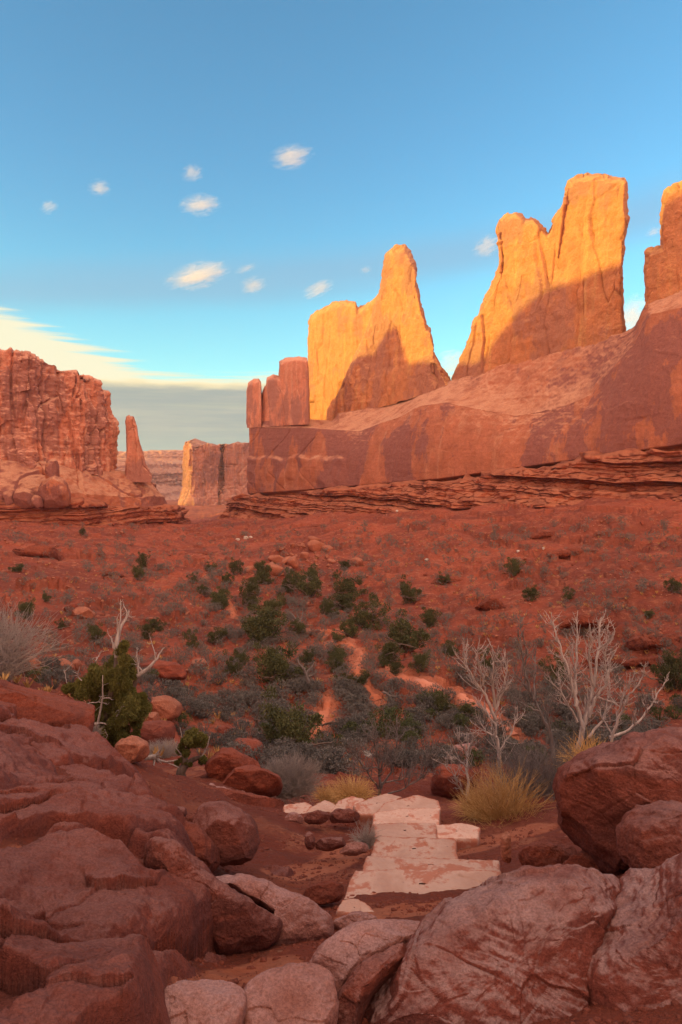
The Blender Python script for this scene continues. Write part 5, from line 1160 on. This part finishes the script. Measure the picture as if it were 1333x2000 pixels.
# sagebrush
def sage_mesh(seed, mat, n=70, leaves=12, hh=0.7, lsz=0.032):
    rng = np.random.RandomState(seed); mb = MB()
    for i in range(n):
        a = rng.uniform(0, 2 * math.pi); t = math.sqrt(rng.uniform(0, 1)); c_ = np.array([math.cos(a) * t * .48, math.sin(a) * t * .48, hh * (0.30 + 0.62 * math.sqrt(max(0, 1 - t * t)) * rng.uniform(.6, 1.1))])
        leaf_blob(mb, rng, c_, 0.09, leaves, lsz, 1.2, 0.9)
        if i % 2 == 0: mb.tube(np.array([[c_[0] * .15, c_[1] * .15, -.05], [c_[0] * .7, c_[1] * .7, c_[2] * .5], c_]), (0.012, 0.005), 3)
    return mb.data()
SD = [sage_mesh(60 + i, None) for i in range(4)] ; SDL = [sage_mesh(70 + i, None, 26, 6, 0.7, 0.042) for i in range(3)]
SM = [np_mesh('sagebrush', v, q, M['sage'], False) for v, q in SD] + [np_mesh('sagebrush', v, q, M['green'], False) for v, q in SD[:2]]

def scatter(n, seed, x0, x1, y0, y1, dens):
    """Photograph pixels drawn by a density, and the ground points under them."""
    rng = np.random.RandomState(seed); out = []
    px = rng.uniform(x0, x1, n); py = rng.uniform(y0, y1, n); keep = rng.uniform(0, 1, n) < dens(px, py); px, py = px[keep], py[keep]
    Y = np.exp(np.linspace(math.log(9), math.log(330), 500)); best = np.full(len(px), -1)
    for k in range(len(px)):
        P = ray(px[k], py[k], Y); h = Hg(P[:, 0], P[:, 1]); j = np.nonzero(h >= P[:, 2])[0]
        if len(j): q = P[j[0]].copy(); q[2] = h[j[0]]; out.append(q)
    return np.array(out)

TRAIL = [([(620, 1440), (628, 1410), (636, 1385), (640, 1362)], 14, 8), ([(742, 1370), (700, 1330), (696, 1312), (700, 1292), (704, 1276), (690, 1262), (668, 1255), (648, 1254)], 11, 8),
         ([(459, 1208), (456, 1196), (451, 1184), (447, 1174)], 5, 5), ([(405, 1136), (401, 1130), (400, 1124)], 4, 4), ([(760, 1312), (800, 1326), (850, 1340), (905, 1362), (960, 1400), (1010, 1440)], 17, 10), ([(620, 1236), (660, 1233), (700, 1236)], 6, 5)]
def near_trail(px, py):
    d = np.full(np.shape(px), 1e3)
    for pts, w_, _ in TRAIL:
        for a, b in zip(pts[:-1], pts[1:]):
            a, b = np.array(a, float), np.array(b, float); v = b - a
            t = np.clip(((px - a[0]) * v[0] + (py - a[1]) * v[1]) / (v @ v), 0, 1); d = np.minimum(d, np.hypot(px - a[0] - t * v[0], (py - a[1] - t * v[1]) * 1.6) - w_)
    return d
def dens_sage(px, py):
    floor_ = np.exp(-((px - (430 + (py - 1100) * 1.15)) / (150 + (py - 1100) * 0.75)) ** 2) * sst(py, 1085, 1135)
    nz = pn(np.stack([px / 55, py / 28, 0 * px], 1), 77)
    d = floor_ * sst(nz, -0.3, 0.25) * 0.95 + 0.11
    d = d * sst(near_trail(px, py), 2, 9) * (1 - 0.6 * sst(py, 1370, 1470))
    return np.clip(d, 0, 1) * sst(py, 1012, 1030)
pts = scatter(19000, 5, -20, 1353, 1015, 1505, dens_sage); pts = pts[(pts[:, 1] > 21) & ((pts[:, 1] > 30) | (pts[:, 0] / pts[:, 1] > -0.22))]
rng = np.random.RandomState(12)
size = rng.uniform(0.4, 1.0, len(pts)) ** 1.6 * 1.75 * (0.75 + 0.85 * sst(pts[:, 1], 50, 170))
show = size / pts[:, 1]; order = np.argsort(-show); NI = 290
proto = [None] * len(SM)
for r_, k in enumerate(order[:NI]):
    p = pts[k]; i = rng.randint(0, 4) if rng.rand() < 0.86 else rng.randint(4, 6)
    if proto[i] is None: o = link('sagebrush', SM[i], p); proto[i] = o
    else: o = proto[i].copy(); C.objects.link(o); o.location = tuple(p)
    s_ = size[k]; o.scale = (s_, s_, s_ * rng.uniform(.7, 1.05)); o.rotation_euler = (0, 0, rng.uniform(0, 6.28))
    u = p[0] / p[1]
    if i >= 4: tag(o, 'small dull green desert shrub on the red ground', 'shrub', 'small green desert shrubs')
    elif u < -0.24: tag(o, 'grey sagebrush on the bare left slope', 'shrub', 'sagebrush on the left slope')
    elif u > 0.30 and p[1] > 55: tag(o, 'grey sagebrush on the red right slope', 'shrub', 'sagebrush on the right slope')
    else: tag(o, 'grey-blue sagebrush among others on the valley floor', 'shrub', 'sagebrush on the valley floor')
V, Q, n0 = [], [], 0
for k in order[NI:]:
    v, q = SDL[rng.randint(0, 3)]; a = rng.uniform(0, 6.28); s_ = size[k]
    w_ = np.stack([v[:, 0] * math.cos(a) - v[:, 1] * math.sin(a), v[:, 0] * math.sin(a) + v[:, 1] * math.cos(a), v[:, 2]], 1) * s_ + pts[k]
    V.append(w_); Q.append(q + n0); n0 += len(v)
tag(put_world('distant_sagebrush', np.concatenate(V), np.concatenate(Q), M['sage'], False), 'grey sagebrush scrub dotted over the valley and slopes', 'scrub', kind='stuff')
# pale dry bunch grass between the shrubs
gp = scatter(1500, 8, -20, 1353, 1020, 1500, lambda a, b: 0.6 * sst(near_trail(a, b), 0, 6) + 0 * a); gp = gp[gp[:, 1] > 15]
V, Q, n0 = [], [], 0
for p in gp:
    m = MB(); n_ = 14; a = rng.uniform(0, 6.28, n_); s_ = rng.uniform(.15, .4)
    c_ = np.stack([np.cos(a) * .3 * s_, np.sin(a) * .3 * s_, np.full(n_, .35 * s_)], 1); u = np.stack([np.cos(a) * .3, np.sin(a) * .3, np.full(n_, .5)], 1) * s_; w_ = np.cross(u, rng.normal(size=(n_, 3))); w_ *= 0.05 * s_ / (np.linalg.norm(w_, axis=1)[:, None] + 1e-9) * 1.6
    m.quads(c_ + p, u, w_); v, q = m.data(); V.append(v); Q.append(q + n0); n0 += len(v)
tag(put_world('bunch_grass', np.concatenate(V), np.concatenate(Q), M['straw'], False), 'thin straw-coloured bunch grass between the shrubs', 'grass', kind='stuff')

# the sandy trail and the pale slickrock wash, laid on the ground
def ribbon(name, pts, w_, n, mat, label, lift, y0=8.0, rag=0.11):
    p = arc(pts, n); p = _blur(p, 2, 0); W = [hit(a, b, y0) for a, b in p]; W = np.array([q for q in W if q is not None])
    W = _blur(W, 2, 0); n = len(W); t = np.gradient(W[:, :2], axis=0); t /= np.linalg.norm(t, axis=1)[:, None] + 1e-9; nr = np.stack([-t[:, 1], t[:, 0]], 1)
    m = 15; f = np.linspace(-1, 1, m); P = []
    wd = w_ * W[:, 1] / F
    for j in range(m):
        e = wd * f[j] * (1 + 0.5 * pn(np.stack([W[:, 0] / 1.5, W[:, 1] / 1.5, np.full(n, f[j] * .6)], 1), 3))
        x = W[:, 0] + nr[:, 0] * e; y = W[:, 1] + nr[:, 1] * e; P.append(np.stack([x, y, Hg(x, y) + lift * (1 - 2.2 * abs(f[j]) ** 3) + rag * fbm(np.stack([x / .9, y / .9, 0 * x], 1), 3, 8)], 1))
    P = np.stack(P, 1); Fq = grid_faces(n, m); nn = grid_normals(P)
    if nn[:, :, 2].mean() < 0: Fq = Fq[:, ::-1]
    tag(link(name, np_mesh(name, P.reshape(-1, 3), Fq, mat)), label, 'path', kind='structure')
def sand_mat(name, a_, b_):
    m = bpy.data.materials.new(name); m.use_nodes = True; t = N(m.node_tree); t.n.clear(); pos = t.add('ShaderNodeNewGeometry').outputs['Position']
    a = t.noise(pos, .8, 8, .65); b = t.noise(pos, 9, 6, .7)
    col = t.mix(t.step(a, .35, .65), a_, b_); bp = t.add('ShaderNodeBump', {'Height': t.math('ADD', a, t.math('MULTIPLY', b, .15)), 'Strength': .5, 'Distance': .15})
    p = t.add('ShaderNodeBsdfPrincipled', {'Base Color': col, 'Roughness': .95, 'Specular IOR Level': .15, 'Normal': bp.outputs[0]}); t.add('ShaderNodeOutputMaterial', {'Surface': p.outputs[0]}); return m
M['sand'] = sand_mat('trail_sand', (0.44, 0.125, 0.062), (0.52, 0.175, 0.095)); M['wash'] = sand_mat('pale_wash_rock', (0.44, 0.13, 0.070), (0.56, 0.22, 0.14))
for k, (pts_, w_, n) in enumerate(TRAIL):
    ribbon('path', pts_, w_ * 0.75, 40, M['wash'] if k == 4 else M['sand'], ('pale slickrock wash right of the trail' if k == 4 else 'sandy footpath winding through the sage'), 0.07)

# sand: where feet and water have spread it over the soil
def sand_mask():
    me = bpy.data.objects['ground'].data; V = np.empty(len(me.vertices) * 3, np.float32); me.vertices.foreach_get('co', V); V = V.reshape(-1, 3); m = np.zeros(len(V), np.float32)
    near = [([(690, 1795), (760, 1782), (840, 1776), (930, 1765)], 34), ([(390, 1940), (470, 1905), (540, 1885)], 45), ([(520, 1960), (470, 1985)], 40), ([(560, 1710), (640, 1690), (690, 1660)], 40), ([(900, 1660), (980, 1640), (1040, 1620)], 40), ([(80, 1680), (160, 1760)], 60)]
    for pts_, w_ in [(p, w_ * 1.5) for p, w_, _ in TRAIL] + near:
        p = arc(pts_, 40); W = [hit(a, b, 1.8 if pts_ in [n_[0] for n_ in near] else 8.0) for a, b in p]; W = np.array([q for q in W if q is not None])
        for q in W:
            r = w_ * q[1] / F * 1.15; k = np.nonzero((np.abs(V[:, 0] - q[0]) < r * 1.6) & (np.abs(V[:, 1] - q[1]) < r * 1.6))[0]
            d = np.hypot(V[k, 0] - q[0], V[k, 1] - q[1]) / r; m[k] = np.maximum(m[k], sst(d, 1.6, 0.5))
    at = me.attributes.new('sand', 'FLOAT', 'POINT'); at.data.foreach_set('value', m)
sand_mask()

# loose stones
M['pale_stone'] = rock_mat('pale_talus_stone', (0.50, 0.21, 0.13), (0.36, 0.13, 0.085), (0.60, 0.33, 0.23), 3.0, (0.55, 0.66), 0.2, 0.5, 0.5)
def stone_data(seed, sub=2):
    import bmesh
    bm = bmesh.new(); bmesh.ops.create_icosphere(bm, subdivisions=sub, radius=0.5); v = np.array([x.co[:] for x in bm.verts]); f = np.array([[l.index for l in x.verts] for x in bm.faces]); bm.free()
    rg = np.random.RandomState(seed); v = v * np.array([1, rg.uniform(.6, .95), rg.uniform(.45, .8)])
    for _ in range(9):
        w_ = rg.normal(size=3); w_ /= np.linalg.norm(w_); h_ = v @ w_; v = v - np.maximum(h_ - h_.max() * rg.uniform(.55, .85), 0)[:, None] * w_
    return v * (1 + 0.18 * pn(v * 3 + seed, 3)[:, None]), f
ST3 = [stone_data(80 + i, 3) for i in range(6)]; ST1 = [stone_data(90 + i, 1) for i in range(6)]
SMR = {m: [np_mesh('talus_block', v, f, M[m], False) for v, f in ST3] for m in ('stone_mid', 'white_stone', 'rock_red')}
def put_stone(p, s_, mat, label, group, rng, name='talus_block', cat='rock'):
    o = link(name, SMR[mat][rng.randint(0, 6)], p + np.array([0, 0, s_ * .12])); o.scale = (s_, s_, s_ * rng.uniform(.7, 1.15)); o.rotation_euler = (rng.uniform(-.4, .4), rng.uniform(-.4, .4), rng.uniform(0, 6.28)); tag(o, label, cat, group); return o
rs = np.random.RandomState(3)
for px, py, s_, lab in ((542, 1098, 20, 'large orange talus block above the junipers, lowest of its slide'), (535, 1118, 26, 'largest low talus block just behind the far junipers'), (575, 1105, 20, 'blocky talus boulder right of the largest low one'), (620, 1074, 22, 'big angular block high in the rock slide'), (612, 1060, 18, 'dark topmost block of the rock slide'),
    (596, 1092, 17, 'pale middle block of the rock slide'), (560, 1100, 15, 'tilted block in the heart of the rock slide'), (697, 1104, 15, 'round boulder apart from the slide on its right'), (648, 1098, 10, 'small block at the right margin of the slide'), (490, 1118, 16, 'block at the left foot of the rock slide'),
    (640, 1078, 14, 'thin slab on the right shoulder of the slide'), (600, 1240, 13, 'round stone below the crooked dead tree'), (635, 1250, 14, 'flat red stone at the start of the trail bend')):
    q = hit(px, py, 20)
    put_stone(q, s_ * q[1] / F * 1.9, 'stone_mid', lab, 'talus blocks of the rock slide', rs)
for px, py, s_, lab in ((465, 1056, 9, 'left of three white boulders on the far slope'), (480, 1053, 13, 'long middle white boulder of three on the far slope'), (490, 1050, 9, 'upper right white boulder of three on the far slope'),
    (1012, 1078, 8, 'white stone on the right slope, left of a similar one'), (1062, 1076, 7, 'white stone on the right slope, right of a similar one'), (776, 1000, 8, 'white stone just under the ledge band'), (834, 1095, 8, 'pale flat stone midway up the right slope'), (700, 990, 9, 'pale stone below the ledges left of the white one')):
    q = hit(px, py, 20)
    if q is not None: put_stone(q, s_ * q[1] / F * 1.2, 'white_stone', lab, 'white stones on the slopes', rs, 'white_stone')
slide = scatter(60, 14, 540, 690, 1055, 1125, lambda a, b: np.exp(-((a - 600) / 50) ** 2))
for p in slide: put_stone(p, rs.uniform(5, 16) * p[1] / F, 'stone_mid', 'reddish block among the rubble of the rock slide', 'rubble of the rock slide', rs)
rp = scatter(330, 15, 0, 1333, 1020, 1480, lambda a, b: 0.55 + 0 * a)
for p in rp[:150]:
    m_ = 'rock_red' if rs.rand() < .45 else 'stone_mid'
    put_stone(p, rs.uniform(0, 1) ** 2 * 12 * p[1] / F * (0.6 if p[1] < 60 else 1) + 3 * p[1] / F, m_, 'loose reddish rock lying on the open slope', 'loose rocks on the slopes', rs, 'loose_rock')
def stones_stuff(name, P, S, mat, label):
    V, Q, n0 = [], [], 0
    for p, s_ in zip(P, S):
        v, f = ST1[rs.randint(0, 6)]; a = rs.uniform(0, 6.28); w_ = np.stack([v[:, 0] * math.cos(a) - v[:, 1] * math.sin(a), v[:, 0] * math.sin(a) + v[:, 1] * math.cos(a), v[:, 2]], 1) * s_ + p
        V.append(w_); Q.append(f + n0); n0 += len(v)
    tag(put_world(name, np.concatenate(V), np.concatenate(Q), mat, False), label, 'stones', kind='stuff')
P = scatter(22000, 16, -10, 1343, 1000, 1500, lambda a, b: np.clip(.25 + 1.6 * (pn(np.stack([a / 60, b / 30, 0 * a], 1), 4) + .1), 0, 1))
stones_stuff('pale_gravel', P[::4], (1.5 + 6.0 * rs.uniform(0, 1, len(P[::4])) ** 4) * P[::4, 1] / F, M['pale_stone'], 'pale stones strewn over the slopes')
P = P[np.arange(len(P)) % 4 > 0]
stones_stuff('gravel', P, (1.4 + 9.0 * rs.uniform(0, 1, len(P)) ** 3.5) * P[:, 1] / F, M['stone_mid'], 'small stones strewn over the slopes')
def near_pts(n, seed):
    r_ = np.random.RandomState(seed); y = np.exp(r_.uniform(math.log(2.2), math.log(12), n)); x = y * r_.uniform(-.56, .56, n); z = Hg(x, y)
    k = pn(np.stack([x / .5, y / .5, 0 * x], 1), 9) + .15 * r_.normal(size=n) > 0.02
    return np.stack([x, y, z], 1)[k]
P = near_pts(30000, 17); stones_stuff('pebbles', P, 0.008 + 0.06 * rs.uniform(0, 1, len(P)) ** 5 + 0.0022 * P[:, 1], M['rock_red'], 'pebbles and clods on the near soil')

# ------------------------------------------------------------------ small sunlit clouds, far beyond the cliffs
def cloud_mat():
    m = bpy.data.materials.new('sunset_cloud'); m.use_nodes = True; t = N(m.node_tree); t.n.clear()
    pos = t.add('ShaderNodeTexCoord').outputs['Object']; rnd = t.add('ShaderNodeObjectInfo').outputs['Random']
    off = t.add('ShaderNodeCombineXYZ', {0: t.math('MULTIPLY', rnd, 40.0), 1: rnd, 2: t.math('MULTIPLY', rnd, 17.0)}).outputs[0]
    vv = t.add('ShaderNodeVectorMath', {0: pos, 1: off}, operation='ADD').outputs[0]
    n = t.noise(t.vmul(vv, (0.8, 1.0, 1.4)), 2.0, 8, 0.68, 0.8); ln = t.add('ShaderNodeVectorMath', {0: pos}, operation='LENGTH').outputs['Value']
    d = t.math('SUBTRACT', t.math('ADD', t.math('MULTIPLY', t.math('SUBTRACT', n, 0.5), 1.7), 0.66), t.math('MULTIPLY', ln, 0.52)); d = t.step(d, 0.20, 0.58)
    v = t.add('ShaderNodeVolumePrincipled', {'Color': (1.0, 0.90, 0.82), 'Density': t.math('MULTIPLY', d, 0.008), 'Anisotropy': 0.25})
    t.add('ShaderNodeOutputMaterial', {'Volume': v.outputs[0]})
    return m
M['cloud'] = cloud_mat()
import bmesh
_b = bmesh.new(); bmesh.ops.create_icosphere(_b, subdivisions=3, radius=1.0); CM = bpy.data.meshes.new('cloud'); _b.to_mesh(CM); _b.free(); CM.materials.append(M['cloud'])
for px, py, w_, h_, lab in ((195, 367, 46, 34, 'small round cloud high on the left'), (390, 400, 84, 42, 'brightest puffy cloud left of the towers'), (570, 307, 92, 42, 'highest slanting cloud near the middle of the sky'), (376, 338, 50, 32, 'faint wisp above the brightest puffy cloud'),
    (97, 404, 40, 26, 'tiny cloud nearest the left edge'), (385, 538, 130, 48, 'widest low cloud with a golden underside'), (495, 557, 56, 36, 'small cloud right of the widest low one'), (622, 565, 72, 26, 'thin flat cloud just left of the conical tower'), (952, 480, 62, 40, 'cloud touching the left side of the twin-summit tower'),
    (715, 527, 28, 16, 'faint speck of cloud by the conical tower tip'), (480, 525, 46, 14, 'faint streak of cloud above the small low ones'), (1278, 452, 36, 18, 'little cloud between the two right-hand towers'), (884, 712, 70, 60, 'white cloud in the notch between the cone and the twin tower'), (1245, 625, 110, 100, 'bright white cloud behind the saddle at the right')):
    Y = 3200.0; p = ray(px, py, Y); s_ = Y / F
    o = link('cloud', CM, p); o.scale = (w_ * s_ * .54, w_ * s_ * .4, h_ * s_ * .55); o.rotation_euler = (0, -R(4 + (px * 7) % 22), 0); tag(o, lab, 'cloud', 'small clouds over the canyon')

# the evening air over the valley
hz = bpy.data.materials.new('evening_air'); hz.use_nodes = True; t = N(hz.node_tree); t.n.clear()
t.add('ShaderNodeOutputMaterial', {'Volume': t.add('ShaderNodeVolumePrincipled', {'Color': (0.92, 0.93, 1.0), 'Density': 0.00009, 'Anisotropy': 0.3}).outputs[0]})
_b = bmesh.new(); bmesh.ops.create_cube(_b, size=1.0); hm = bpy.data.meshes.new('haze'); _b.to_mesh(hm); _b.free(); hm.materials.append(hz)
hb_ = link('haze', hm, (0, 900, 40)); hb_.scale = (2800, 2700, 250); tag(hb_, 'thin evening haze over the valley', 'haze', kind='stuff')
